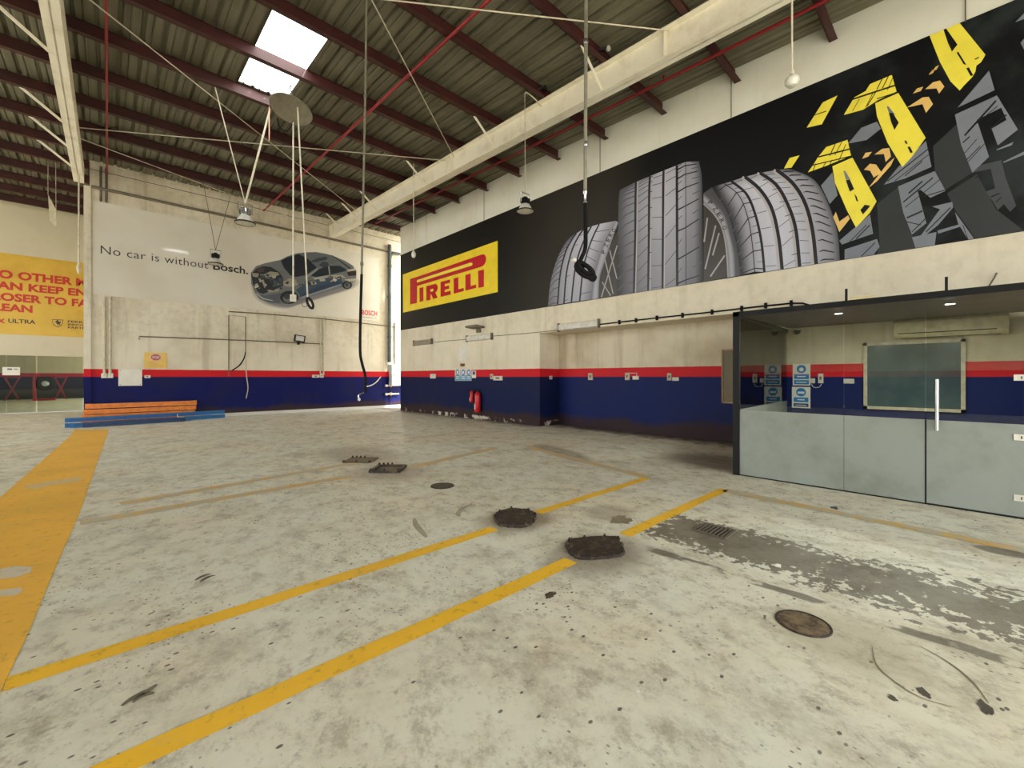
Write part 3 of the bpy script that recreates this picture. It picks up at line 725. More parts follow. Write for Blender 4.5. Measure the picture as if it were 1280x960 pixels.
# ================================================================== CAR BANNER
YC = YB-.02
def bw(px, py, off=0.0):
    X, Z = on_y(px, py, YC); return (X, YC-off, Z)
ban = thing('car_banner', 'wide white banner with a see-through car and black slogan on the far wall', 'banner', (-.33, YB, 3.85))
k_ = N('banner_vinyl'); k_.bump(k_.noise(1.1, 3, .5), .02, .05)
M_vinyl = k_.done(k_.mix(k_.step(k_.noise(.5, 4), .35, .7), lin((228, 224, 212)), lin((218, 212, 197))), .05, spec=.8)
MB().box(-.33, YC, 3.87, 8.78, YB-.002, 6.69).build('banner_sheet', M_vinyl, ban)
I_txt = flatprint('ink_text_black', (36, 34, 34))
lettering('slogan', 'No car is without', lambda u, v: (-.16+u*2.68, YC-.003, 5.13+v*.262), I_txt, ban, -.004, 1.05)
lettering('slogan_bold', 'Bosch.', lambda u, v: (2.66+u*1.06, YC-.003, 5.14+v*.262), I_txt, ban, .022)
lettering('maker_name', 'BOSCH', lambda u, v: (8.0+u*.70, YC-.003, 4.10+v*.21), I_red, ban, .022)
lettering('maker_motto', 'Invented for life', lambda u, v: (8.0+u*.68, YC-.003, 3.97+v*.07), flatprint('ink_grey_text', (120, 116, 112)), ban)
def Zc(p): return (300+p[0]/8.0, 300+p[1]/8.0)
car = empty('printed_car', ban.location); car.parent = ban; car.matrix_parent_inverse = Matrix.Translation(ban.location).inverted()
car['label'] = 'printed silver-blue saloon with its engine bay laid open'
_layer = [0.003]
def cp(nm, polys, rgb):
    _layer[0] += .0004
    for P in polys: MB().ngon([bw(*Zc(p), _layer[0]) for p in P]).build(nm, flatprint('ink_car_%d_%d_%d' % rgb, rgb), car)
def ell(cx, cy, rx, ry, n=20): return [(cx+rx*math.cos(6.2832*i/n), cy+ry*math.sin(6.2832*i/n)) for i in range(n)]
# soft printed ground shadow
V = [bw(*Zc((600, 520)), .0032)]; Cc = [lin((120, 118, 122))]; fcs = []
ring = [(95, 430), (130, 560), (250, 650), (450, 690), (600, 650), (900, 560), (1150, 480), (1190, 400), (1000, 350), (300, 350)]
for p in curve_pts(ring+[ring[0]], 40): V.append(bw(*Zc((p.x, p.y)), .0032)); Cc.append(lin((208, 201, 186)))
for p in curve_pts(ring+[ring[0]], 40):
    q = Vector((600, 520, 0))*.14+p*.86; V.append(bw(*Zc((q.x, q.y)), .0032)); Cc.append(lin((130, 128, 132)))
fcs = [(0, 41+i, 42+i) for i in range(39)]+[(1+i, 2+i, 42+i, 41+i) for i in range(39)]
inked('printed_shadow', V, fcs, Cc, car)
cp('car_body', [[(108, 330), (160, 262), (250, 232), (400, 200), (470, 165), (560, 135), (650, 124), (760, 120), (860, 138), (930, 158), (1050, 208), (1130, 258), (1160, 310), (1162, 405), (1130, 420), (1100, 450), (1030, 470), (760, 550), (600, 592), (540, 622), (450, 642), (300, 632), (200, 592), (150, 530), (110, 430)]], (112, 116, 118))
cp('roof_panel', [[(590, 140), (760, 121), (895, 150), (985, 215), (880, 245), (770, 275), (680, 190)]], (100, 108, 112))
cp('windscreen', [[(408, 208), (470, 175), (590, 140), (680, 190), (768, 275), (660, 352), (560, 370), (500, 350), (440, 280)]], (24, 30, 46))
cp('dark_seats', [[(790, 250), (830, 215), (880, 225), (895, 270), (840, 285)], [(700, 215), (780, 180), (870, 165), (870, 195), (740, 225)]], (58, 66, 72))
cp('side_window', [[(690, 350), (780, 295), (890, 258), (1000, 258), (1060, 292), (1055, 312), (930, 340), (760, 372)]], (28, 40, 48))
cp('pillar', [[(660, 365), (770, 285), (790, 290), (690, 368)], [(880, 262), (892, 258), (905, 340), (890, 345)]], (150, 152, 146))
cp('lower_side', [[(560, 500), (690, 405), (860, 365), (1010, 385), (1030, 430), (1010, 455), (760, 530), (610, 568)]], (58, 78, 100))
cp('lower_side_dark', [[(590, 560), (760, 470), (1000, 405), (1005, 430), (770, 520), (620, 578)]], (44, 62, 86))
cp('sill', [[(600, 572), (760, 520), (1010, 440), (1012, 452), (760, 536), (610, 586)]], (140, 150, 160))
cp('seat_rails', [[(690, 420), (740, 395), (770, 440), (720, 450)], [(790, 390), (850, 385), (855, 410), (800, 415)], [(720, 380), (900, 350), (1020, 350), (1060, 380), (900, 372), (760, 396)]], (168, 166, 152))
cp('open_engine_bay', [[(112, 345), (165, 285), (230, 262), (310, 270), (390, 320), (430, 380), (430, 460), (330, 500), (230, 540), (180, 520), (130, 440)]], (30, 36, 42))
cp('engine_cover', [[(225, 350), (300, 315), (380, 325), (395, 350), (330, 370), (240, 375)], [(120, 330), (190, 335), (180, 370), (130, 380)]], (150, 146, 130))
cp('manifold', [[(160, 300), (200, 275), (250, 285), (230, 315), (190, 325)]], (84, 50, 52))
cp('engine_block', [[(290, 385), (420, 375), (425, 450), (330, 470)]], (66, 78, 88))
cp('engine_pipes', [[(210, 400), (235, 395), (260, 470), (245, 480)], [(270, 500), (400, 490), (380, 515), (290, 525)], [(430, 420), (500, 380), (560, 400), (570, 450), (500, 470), (440, 460)], [(140, 420), (160, 410), (200, 480), (190, 490)], [(180, 380), (210, 390), (200, 420)]], (158, 152, 136))
cp('engine_gaps', [[(450, 430), (480, 410), (490, 430), (465, 445)], [(520, 420), (545, 415), (540, 440)], [(310, 400), (330, 395), (335, 450), (320, 455)], [(370, 390), (380, 388), (388, 445), (376, 448)]], (34, 38, 42))
rg = random.Random(3)
for q in range(46):
    if q < 30: x, y = rg.uniform(135, 420), rg.uniform(300, 505)
    else: x, y = rg.uniform(430, 1000), rg.uniform(0, 1); y = 460-(x-430)*.13+y*50-30
    w1, h1 = rg.uniform(6, 22), rg.uniform(4, 16); an = rg.uniform(-.7, .7); ca, sa = math.cos(an), math.sin(an)
    cp('engine_piece', [[(x+u*w1*ca-v*h1*sa, y+u*w1*sa+v*h1*ca) for u, v in ((-1, -1), (1, -.7), (.8, 1), (-.9, .8))]], rg.choice([(172, 166, 148), (30, 34, 38), (110, 108, 98), (60, 70, 82), (196, 190, 172), (40, 42, 46)]))
cp('bumper', [[(150, 530), (230, 555), (330, 545), (415, 530), (400, 600), (400, 632), (300, 628), (200, 590)]], (84, 92, 102))
cp('bumper_edge', [[(165, 530), (230, 580), (330, 605), (330, 612), (220, 592), (160, 540)]], (170, 172, 170))
cp('wheel_arch', [ell(490, 575, 92, 66), ell(1068, 452, 50, 40)], (22, 25, 32))
cp('wheel_rim', [ell(480, 585, 52, 44), ell(1070, 455, 30, 28)], (104, 106, 108))
cp('wheel_hub', [ell(470, 565, 34, 26), ell(1066, 450, 16, 16)], (50, 52, 56))
cp('tail_lamp', [[(1068, 320), (1160, 305), (1160, 355), (1080, 362)]], (40, 26, 30))
cp('tail_trim', [[(1070, 300), (1150, 285), (1160, 305), (1075, 318)], [(1040, 395), (1160, 385), (1162, 405), (1090, 418)]], (186, 178, 160))
cp('rear_pillar', [[(905, 150), (930, 158), (1110, 285), (1095, 290)]], (40, 44, 48))

# ================================================================== YELLOW FAR BANNER
def fw_(px, py, off=0.0):
    X, Z = on_y(px, py, YF-.02); return (X, YF-.02-off, Z)
fb = thing('oil_banner', 'yellow banner with red capital letters above the tinted glazing', 'banner', (-3, YF, 2.9))
xa, za = on_y(0, 315.5, YF-.02); xb, zb = on_y(107, 422, YF-.02)
k_ = N('yellow_banner'); M_yb = k_.done(k_.mix(k_.step(k_.noise(.9, 5, .6), .35, .75), lin((216, 176, 62)), lin((194, 152, 46))), .4)
MB().box(-7.5, YF-.02, zb, -.22, YF-.002, za).build('banner_sheet', M_yb, fb)
def Z8(p): return (p[0]/6.857, 300+p[1]/6.857)
def row(txt, xl, xr, yb, yt, bold=.042, mat=None, nm='slogan_line'):
    """text whose left / right ends were read at traced x, baseline and cap height taken at the left end"""
    a = fw_(*Z8((xl, yb))); b = fw_(*Z8((xl, yt))); c = fw_(*Z8((xr, yb)))
    lettering(nm, txt, lambda u, v: (a[0]+(c[0]-a[0])*u, YF-.024, a[2]+(b[2]-a[2])*v), mat or flatprint('ink_orange_red', (196, 48, 24)), fb, bold)
row('NO OTHER M', -132, 745, 308, 238); row('CAN KEEP EN', -130, 742, 404, 338); row('CLOSER TO FA', -180, 762, 500, 432); row('CLEAN', -165, 280, 592, 528)
row('ULTRA', 70, 305, 708, 672, .02, I_txt, 'product_name'); row('X', -25, 45, 708, 672, .05, flatprint('ink_orange_red', (196, 48, 24)), 'product_mark')
for i, tx in enumerate(('FERRARI', 'INNOVATION', 'PARTNER')): row(tx, 582, (795, 850, 800)[i], 706+i*26, 688+i*26, .02, I_txt, 'partner_line')
def flat8(nm, polys, mat, off): 
    m = MB()
    for P in polys: m.ngon([fw_(*Z8(p), off) for p in P])
    m.build(nm, mat, fb)
flat8('shield', [[(447, 680), (543, 683), (540, 715), (522, 738), (495, 750), (468, 735), (450, 712)]], I_txt, .003)
flat8('shield_field', [[(452, 685), (538, 688), (535, 714), (518, 734), (495, 745), (472, 731), (455, 711)]], M_yb, .004)
flat8('shield_horse', [[(470, 700), (482, 694), (492, 686), (500, 688), (502, 698), (512, 702), (520, 694), (522, 706), (514, 716), (518, 728), (510, 730), (504, 718), (498, 722), (502, 736), (494, 736), (490, 720), (480, 712), (486, 706), (476, 706)]], I_txt, .005)

# glass front under the bulkhead, far left
gf = thing('far_glazing', 'frameless tinted glazing under the yellow banner', 'glazing', (-4, YF+.1, 0))
for px0, px1 in ((-60, 8), (8, 45), (46.5, 104)):
    x0 = on_y(px0, 471, YF+.1)[0]; x1 = on_y(px1, 471, YF+.1)[0]
    MB().box(x0+.004, YF+.09, .02, x1-.004, YF+.102, 2.22).build('glass_pane', M_glass_far, gf)
MB().box(-7.5, YF+.06, 0, -.42, YF+.13, .02).build('floor_channel', M_steel, gf)
p0 = on_y(3, 469, YF+.08); p1 = on_y(25, 459, YF+.08)
pn = thing('glass_notice', 'white paper notice stuck on the far left glazing', 'notice', (p0[0], YF+.08, p0[1]))
MB().box(p0[0], YF+.08, p0[1], p1[0], YF+.086, p1[1]).build('paper', M_paper, pn)
MB().box(p1[0]-.32, YF+.077, p1[1]-.11, p1[0]-.2, YF+.0795, p1[1]-.05).box(p1[0]-.16, YF+.077, p1[1]-.09, p1[0]-.06, YF+.0795, p1[1]-.06).build('printed_mark', flatprint('ink_slate', (84, 90, 100)), pn)
# folding red trestle and a wheel beyond the glass
for i, (pxa, lab) in enumerate(((15, 'red folding trestle standing behind the notice on far glazing'), (76, 'smaller red trestle standing behind the glazing near the wall end'))):
    Yt = YQ-1.5; x0 = on_y(pxa-9+2*i, 480, Yt)[0]; x1 = on_y(pxa+9-2*i, 480, Yt)[0]
    t = thing('folding_trestle', lab, 'trestle', (x0, Yt, 0), 'red trestles behind the far glazing')
    for a, b in ((x0, x1), (x1, x0)): MB().bar((a, Yt, .02), (b, Yt+.03, 1.33), .07, .05, (0, 1, 0)).build('leg', M_red, t)
    MB().box(x0-.05, Yt-.1, 1.33, x1+.05, Yt+.15, 1.38).build('top_rail', M_red, t)
Yt = YQ-2.5; xw = on_y(57, 479, Yt)[0]
wm = thing('spare_wheel_machine', 'dark wheel on a red stand seen through the far glazing', 'machine', (xw, Yt, 0))
MB().lathe([(.16, -.12), (.40, -.12), (.44, -.06), (.44, .06), (.40, .12), (.16, .12)], (xw, Yt, 1.0), 22, 'y').build('tyre', M_black, wm, True)
MB().lathe([(0, -.06), (.17, -.08), (.17, .08), (0, .06)], (xw, Yt, 1.0), 18, 'y').build('hub', M_steel, wm, True)
MB().box(xw-.5, Yt-.2, 0, xw-.38, Yt+.2, 1.5).box(xw-.5, Yt-.25, 0, xw+.4, Yt+.25, .12).box(xw-.4, Yt+.13, .9, xw+.05, Yt+.2, 1.05).build('stand', M_red, wm)

# ================================================================== GLASS CUBICLE
gc = thing('glass_partition', 'glass office partition with frosted lower half and black frame, at right', 'partition', (XP, 2.25, 0))
YG = 2.25
MB().box(XP-.03, YG-.02, 0, XP+.04, YG+.06, 2.32).build('corner_post', M_blackm, gc)
MB().box(XP-.03, -3.2, 2.26, XP+.05, YG+.06, 2.325).build('header_rail', M_blackm, gc)
MB().box(XP-.01, -3.2, 0, XP+.03, .36, .012).box(XP-.01, .36, 0, XP+.03, YG, .015).build('floor_channel', M_blackm, gc)
joints = [YG-.02, on_x(1055, 471, XP)[0], on_x(1157, 471, XP)[0]]
FZ = .93
for i in range(2):
    a, b = joints[i+1]+.004, joints[i]-.004
    p = MB().box(XP-.005, a, FZ, XP+.005, b, 2.262).build('glass_pane', M_glass, gc)
    MB().box(XP-.006, a, .015, XP+.006, b, FZ).build('frosted_pane', M_frost, gc)
MB().box(XP-.006, -3.2, .015, XP+.006, -.42, FZ).build('frosted_pane', M_frost, gc)
MB().box(XP-.005, -3.2, FZ, XP+.005, -.42, 2.262).build('glass_pane', M_glass, gc)
MB().box(XP-.008, joints[2]-.008, .015, XP+.008, joints[2]+.006, FZ).build('joint_seal', M_blackm, gc)
MB().box(XP-.006, joints[1]-.005, .015, XP+.006, joints[1]+.005, FZ).build('joint_seal', plain('grey_seal', (112, 116, 108)), gc)
# return pane to the recess wall
sx = [XP+.04, XN-.005]; sy = [YG+.02, 2.44]
def skew(z0, z1, th=.006):
    return MB().add([(sx[0], sy[0]-th, z0), (sx[1], sy[1]-th, z0), (sx[1], sy[1]+th, z0), (sx[0], sy[0]+th, z0), (sx[0], sy[0]-th, z1), (sx[1], sy[1]-th, z1), (sx[1], sy[1]+th, z1), (sx[0], sy[0]+th, z1)],
                    [(0, 3, 2, 1), (4, 5, 6, 7), (0, 1, 5, 4), (1, 2, 6, 5), (2, 3, 7, 6), (3, 0, 4, 7)])
skew(FZ, 2.262).build('return_pane', M_glass, gc); skew(.01, FZ).build('return_frosted_pane', M_frost, gc)
skew(2.262, 2.325, .03).build('return_rail', M_blackm, gc)
MB().add([(XP+.05, -3.2, 2.27), (XN-.002, -3.2, 2.345), (XN-.002, 2.40, 2.345), (XP+.05, YG-.02, 2.27), (XP+.05, -3.2, 2.31), (XN-.002, -3.2, 2.385), (XN-.002, 2.40, 2.385), (XP+.05, YG-.02, 2.31)],
         [(0, 3, 2, 1), (4, 5, 6, 7), (0, 1, 5, 4), (1, 2, 6, 5), (2, 3, 7, 6), (3, 0, 4, 7)]).build('ceiling_board', plain('cubicle_ceiling_brown', (74, 66, 58), .5, 0, .2, 3), gc)
MB().box(XP+.3, -.62, 0, XN-.002, -.56, 2.26).build('end_panel', plain('end_panel_paint', (150, 140, 118), .5), gc)
for px in (1058, 1183):
    Y, Z = on_x(px, 366, XP); MB().box(XP-.02, Y-.012, 2.325, XP+.005, Y+.012, 2.47).build('hanger_bracket', M_blackm, gc)
Yd, _ = on_x(1075, 376, XP); MB().box(XP-.045, Yd-.16, 2.325, XP-.005, Yd+.1, 2.352).build('maker_label', flatprint('ink_cream', (206, 190, 150)), gc)
# door
dr = thing('glass_door', 'frameless glass door with steel pull handle and frosted lower half', 'door', (XP, joints[2], 0))
dy0, dy1 = joints[2]-.006, -.40
MB().box(XP-.005, dy1, FZ, XP+.005, dy0, 2.25).build('glass_pane', M_glass, dr)
MB().box(XP-.006, dy1, .02, XP+.006, dy0, FZ).build('frosted_pane', M_frost, dr)
hy, hz0 = on_x(1171, 538, XP-.06); _, hz1 = on_x(1171, 474, XP-.06)
hd = MB().tube([(XP-.06, hy, hz0), (XP-.06, hy, hz1)], .017, 12).build('handle', M_steel, dr, True)
for z in (hz0+.1, hz1-.1): MB().tube([(XP-.06, hy, z), (XP-.004, hy, z)], .009, 8).build('standoff', M_steel, hd)
for py in (440, 547, 623):
    Y, Z = on_x(1277, py+ (32 if py == 440 else 0), XP-.01)
    MB().box(XP-.016, Y-.03, Z-.03, XP-.006, Y+.05, Z+.03).build('hinge_patch', M_white, dr)
    MB().box(XP-.018, Y-.004, Z-.014, XP-.0155, Y+.004, Z+.014).build('patch_screw', M_blackm, dr)
for i, (px, py) in enumerate(((1235, 374), (1100, 384))):
    x, y = (7.5, .15) if i == 0 else (7.5, 1.25); z = 2.27+.075*(x-XP)/(XN-XP)
    o = thing('down_light', ('round downlight in the office ceiling nearest the door', 'round downlight in the office ceiling nearest the corner post')[i], 'light', (x, y, z), 'office downlights')
    MB().lathe([(.045, -.004), (.06, -.006), (.062, .004)], (x, y, z), 20).build('ring', M_steel, o, True)
    em = bpy.data.materials.get('downlight_lens')
    if em is None:
        k_ = N('downlight_lens'); k_.b.inputs['Emission Color'].default_value = (1, .95, .85, 1); k_.b.inputs['Emission Strength'].default_value = 4; em = k_.m
    MB().lathe([(0, -.003), (.046, -.003)], (x, y, z), 20).build('lens', em, o)
    ld = bpy.data.lights.new('downlight', 'AREA'); ld.shape = 'DISK'; ld.size = .09; ld.energy = 8; ld.color = (1, .95, .86)
    lo = bpy.data.objects.new('downlight_lamp', ld); COL.objects.link(lo); lo.location = (x, y, z-.012); lo.parent = o
    lo.matrix_parent_inverse = Matrix.Translation(o.location).inverted()
# fittings on the recess wall seen through the glass
def nb(px, py, off=0.0):
    Y, Z = on_x(px, py, XN-off); return (XN-off, Y, Z)
a = nb(1080, 429); b = nb(1207, 516)
wn = struct(empty('window_1', (XN, b[1], b[2])))
fwid = .05
y0, y1, z0, z1 = b[1], a[1], b[2], a[2]
fr = MB().box(XN-.05, y0, z0, XN-.002, y0+fwid, z1).box(XN-.05, y1-fwid, z0, XN-.002, y1, z1).box(XN-.05, y0, z0, XN-.002, y1, z0+fwid).box(XN-.05, y0, z1-fwid, XN-.002, y1, z1)
fr.build('window_frame', M_condl, wn)
MB().box(XN-.03, y0+fwid, z0+fwid, XN-.004, y1-fwid, z1-fwid).build('window_pane', (lambda k: k.done(k.mix(k.step(k.noise(1.5, 4), .3, .7), lin((92, 108, 108)), lin((66, 84, 88))), .16))(N('dark_window_glass')), wn)
a = nb(1117, 400, .2); b = nb(1262, 425, .2)
ac = thing('air_conditioner', 'long cream split air conditioner above the office window', 'air conditioner', (XN-.1, b[1], 2.04))
acp = [(XN-.003, 2.04), (XN-.16, 2.04), (XN-.22, 2.10), (XN-.22, 2.29), (XN-.17, 2.335), (XN-.003, 2.335)]
MB().slab([(x, b[1], z) for x, z in acp], (0, a[1]-b[1], 0)).build('housing', plain('yellowed_plastic', (206, 196, 162), .4), ac, bevel=.01)
MB().box(XN-.225, b[1]+.12, 2.10, XN-.2, a[1]-.05, 2.113).box(XN-.14, b[1]+.08, 2.035, XN-.06, a[1]-.08, 2.041).build('louvre', M_blackm, ac)
def sign(name, label, cat, px0, py0, px1, py1, X, parts, base=M_paper, th=.006):
    """thin sign on a wall x = X; parts: (u0, v0, u1, v1, material) in sign fractions, v from the top, or ('o', cu, cv, r, material)"""
    Y0, Za = on_x(px0, py0, X); Y1, Zb = on_x(px1, py1, X)
    ya, yb_, zt, zb_ = Y0, Y1, Za, Zb
    t = thing(name, label, cat, (X, (ya+yb_)/2, zb_))
    MB().box(X-th, yb_, zb_, X-.001, ya, zt).build('plate', base, t)
    for q in parts:
        if q[0] == 'o':
            cy = ya+(yb_-ya)*q[1]; cz = zt+(zb_-zt)*q[2]; r = abs(yb_-ya)*q[3]
            MB().ngon([(X-th-.0015-(q[5] if len(q) > 5 else 0), cy+r*math.cos(i*.3142), cz+r*math.sin(i*.3142)) for i in range(20)]).build('roundel', q[4], t)
        else:
            MB().box(X-th-.0015-(q[5] if len(q) > 5 else 0), ya+(yb_-ya)*q[2], zt+(zb_-zt)*q[3], X-th+.0005, ya+(yb_-ya)*q[0], zt+(zb_-zt)*q[1]).build('printed_bar', q[4], t)
    return t
S_blue = flatprint('sign_blue', (30, 128, 196)); S_wh = flatprint('sign_white', (232, 236, 236)); S_dk = flatprint('sign_navy', (28, 66, 110)); S_teal = flatprint('sign_teal', (80, 160, 180))
sign('safety_sign', 'blue and white mask-wearing safety sign, upper of two inside the glass office', 'sign', 991, 455, 1013, 482, XN, [('o', .5, .24, .27, S_blue), ('o', .5, .26, .13, S_wh, .001), (.08, .48, .92, .70, S_blue), (.08, .75, .92, .95, S_blue), (.25, .56, .75, .61, S_wh, .001), (.2, .83, .8, .87, S_wh, .001)])
sign('safety_sign', 'blue and white safety sign, lower of two inside the glass office', 'sign', 990, 483.5, 1013, 510.5, XN, [('o', .5, .25, .27, S_blue), (.32, .22, .68, .32, S_wh, .001), (.1, .50, .9, .72, S_blue), (.1, .78, .9, .94, S_dk), (.3, .58, .7, .63, S_wh, .001), (.2, .85, .8, .88, S_wh, .001)])
def socket(label, px0, py0, px1, py1, X, mat=M_white, sw=True, group='wall sockets', th=.035):
    Y0, Za = on_x(px0, py0, X); Y1, Zb = on_x(px1, py1, X)
    t = thing('wall_socket', label, 'socket', (X, (Y0+Y1)/2, Zb), group)
    MB().box(X-th, Y1, Zb, X-.001, Y0, Za).build('box', mat, t, bevel=.004)
    if sw: MB().box(X-th-.006, Y1+(Y0-Y1)*.3, Zb+(Za-Zb)*.35, X-th+.002, Y1+(Y0-Y1)*.7, Zb+(Za-Zb)*.7).build('switch', M_conduit, t)
    return t
socket('white socket right of the office safety signs', 1013.5, 473, 1019, 479, XN, sw=False)
t = socket('cream isolator with a looped wire inside the glass office', 1023, 467, 1029.5, 479, XN)
Y, Z = on_x(1022, 480, XN-.03); MB().tube(curve_pts([(XN-.02, Y+.1, Z), (XN-.03, Y+.06, Z-.06), (XN-.03, Y-.02, Z-.06), (XN-.03, Y-.06, Z+.0)], 10), .006, 6).build('wire', M_white, t)
socket('white double socket left of the office window', 1055, 473.5, 1068, 479.5, XN, sw=False)
a = nb(992, 412)
cc = thing('security_camera', 'small dome camera in the corner of the glass office', 'camera', (XN-.1, a[1]-.02, 2.22))
MB().lathe([(.0, -.06), (.045, -.045), (.06, 0), (.06, .02), (.0, .02)], (XN-.10, a[1]-.08, 2.27), 16).build('dome', M_black, cc, True)
MB().box(XN-.12, a[1]-.1, 2.285, XN-.001, a[1]-.05, 2.31).build('bracket', M_white, cc)
# hatch beside the cubicle
Ya, Za = on_x(902.5, 437, XN); Yb_, Zb = on_x(931, 505, XN)
ht = thing('wall_hatch', 'narrow wooden wall hatch behind the black corner post', 'hatch', (XN, Yb_, Zb))
MB().box(XN-.03, Yb_, Zb, XN-.001, Ya, Zb+.03).box(XN-.03, Ya-.03, Zb, XN-.001, Ya, Za).box(XN-.03, Yb_, Za-.03, XN-.001, Ya, Za).box(XN-.03, Yb_, Zb, XN-.001, Yb_+.03, Za).build('frame', plain('hatch_frame', (170, 130, 92), .5), ht)
k_ = N('hatch_board'); MB().box(XN-.015, Yb_+.03, Zb+.03, XN-.002, Ya-.03, Za-.03).build('board', k_.done(k_.mix(k_.step(k_.noise(2, 5), .3, .7), lin((118, 100, 60)), lin((96, 88, 64))), .5), ht)

# ================================================================== FITTINGS ON THE MURAL WALL AND RECESS
socket('beige switch box nearest the pier on recess wall', 736, 466.5, 741.5, 475, XN, plain('beige_box', (196, 184, 160)))
t = socket('beige switch box joined by a white conduit, middle of recess wall', 782, 466, 787.5, 475, XN, plain('beige_box', (196, 184, 160)))
Y0, Z0 = on_x(783, 466.5, XN-.012); Y1, Z1 = on_x(796, 471, XN-.012)
MB().tube([(XN-.012, Y0, Z0), (XN-.012, Y1, Z0), (XN-.012, Y1, Z1)], .012, 6).build('conduit', M_white, t)
socket('white socket on the end of the white conduit', 791.5, 470, 799, 474.5, XN, sw=False)
socket('beige switch box left of the wall hatch', 834.5, 466.5, 840, 475.5, XN, plain('beige_box', (196, 184, 160)))
socket('white double socket left of the wall hatch', 841, 471.5, 849, 476, XN, sw=False)
socket('white double socket near the far corner of mural wall', 538.5, 467.5, 545, 473, XR, sw=False)
socket('brown box above the fire extinguishers', 613.5, 467.5, 617, 474, XR, plain('beige_box', (196, 184, 160)))
socket('white sockets right of the fire extinguishers', 617.5, 470, 628.5, 475.5, XR)
# small socket on the side of the pier
t = thing('wall_socket', 'small white socket on the shaded side of the pier', 'socket', (9.25, 8.28, 1.33), 'wall sockets')
q = on_y(688.5, 472, 8.26); MB().box(q[0]-.05, 8.245, q[1]-.05, q[0]+.05, 8.279, q[1]+.05).build('box', M_white, t, bevel=.004); MB().box(q[0]-.015, 8.238, q[1]-.015, q[0]+.015, 8.246, q[1]+.02).build('switch', M_conduit, t)
for i, px in enumerate((569, 576, 583)):
    nm = ('left', 'middle', 'right')[i]
    sign('safety_sign', '%s of three small blue safety signs above the fire extinguishers' % nm, 'sign', px, 461.5, px+6.4, 476, XR, [('o', .5, .28, .36, S_blue if i else S_teal), ('o', .5, .28, .2, S_wh, .001), (.04, .52, .96, .98, S_teal if i == 0 else flatprint('sign_light_blue', (90, 166, 206)), 0), (.2, .62, .8, .68, S_wh, .001), (.2, .78, .8, .84, S_wh, .001)])
sign('notice', 'small white notice with dark square beside the blue safety signs', 'notice', 590, 463.5, 595, 472.5, XR, [(.2, .1, .8, .55, S_dk)])
sign('paper_sheet', 'blank white sheet pinned on the cream wall above safety signs', 'paper', 573, 432.5, 584, 450.5, XR, [])
sign('nameplate', 'tiny brown nameplate between white sheet and safety signs', 'sign', 575.5, 454.5, 581, 458, XR, [], flatprint('ink_brown', (110, 74, 44)))
def extinguisher(px, ytop, ybot, r, label):
    Y, zt = on_x(px, ytop, XR-.1); _, zb = on_x(px, ybot, XR-.1)
    c = (XR-r-.02, Y, zb); h = zt-zb
    t = thing('fire_extinguisher', label, 'extinguisher', c)
    MB().lathe([(0, 0), (r*.9, 0), (r, .02), (r, h*.72), (r*.8, h*.80), (r*.35, h*.85), (r*.3, h*.88), (0, h*.88)], c, 18).build('cylinder', plain('extinguisher_red', (206, 24, 34), .3), t, True)
    MB().box(c[0]-.03, Y-.02, zb+h*.87, c[0]+.03, Y+.02, zb+h*.93).bar((c[0], Y, zb+h*.93), (c[0], Y-r*1.3, zb+h), .03, .015).bar((c[0], Y, zb+h*.90), (c[0], Y-r*1.3, zb+h*.91), .03, .012).build('valve', M_blackm, t)
    MB().tube(curve_pts([(c[0], Y+.02, zb+h*.9), (c[0]-r, Y+r*.8, zb+h*.85), (c[0]-r*1.05, Y+r*.5, zb+h*.6), (c[0]-r*1.1, Y+r*.3, zb+h*.42)], 12), .014, 8).build('hose', M_black, t, True)
    MB().add([(c[0]-(r+.002)*math.cos(a), Y+(r+.002)*math.sin(a), zb+h*q) for q in (.12, .34) for a in (-.15, .15, .45, .7)], [(0, 1, 5, 4), (1, 2, 6, 5), (2, 3, 7, 6)]).build('label_patch', M_paper, t)
    MB().box(c[0]+r*.4, Y-.03, zb+h*.5, XR-.001, Y+.03, zb+h*.56).build('wall_bracket', M_blackm, t)
extinguisher(589.6, 486, 503, .075, 'small red fire extinguisher hanging left of the taller one')
extinguisher(597.5, 486, 515, .10, 'tall red fire extinguisher on the navy wall')
def batten(label, px0, py0, px1, py1, X, lit=M_white, dead=False):
    Ya, Za = on_x(px0, py0, X); Yb2, _ = on_x(px1, py1, X); Zb = on_x(px0, py1, X)[1]
    t = thing('batten_light', label, 'light', (X, (Ya+Yb2)/2, Zb), 'fluorescent battens on the mural wall')
    hh = .2
    MB().slab([(X-.001, Yb2, Za), (X-.001, Yb2, Za-hh), (X-.09, Yb2, Za-hh+.03), (X-.09, Yb2, Za-.03)], (0, Ya-Yb2, 0)).build('diffuser', lit, t)
    for y in (Yb2-.02, Ya-.0): MB().box(X-.1, y, Za-hh-.01, X-.001, y+.02, Za+.01).build('end_cap', M_conduit, t)
    return t
batten('dim grey fluorescent batten near the far corner under the logo', 519, 426, 541, 433, XR, plain('grey_diffuser', (150, 142, 124)))
batten('white fluorescent batten under the small emergency lamp', 585.5, 420, 616, 428, XR)
batten('white fluorescent batten on the lintel above the recess', 700.5, 405, 749.5, 413, XR)
Y, Z = on_x(599, 412, XR)
t = thing('emergency_lamp', 'small dark emergency lamp above the white batten', 'lamp', (XR, Y, Z))
MB().box(XR-.05, Y-.1, Z-.1, XR-.001, Y+.1, Z+.02).build('bracket', M_conduit, t)
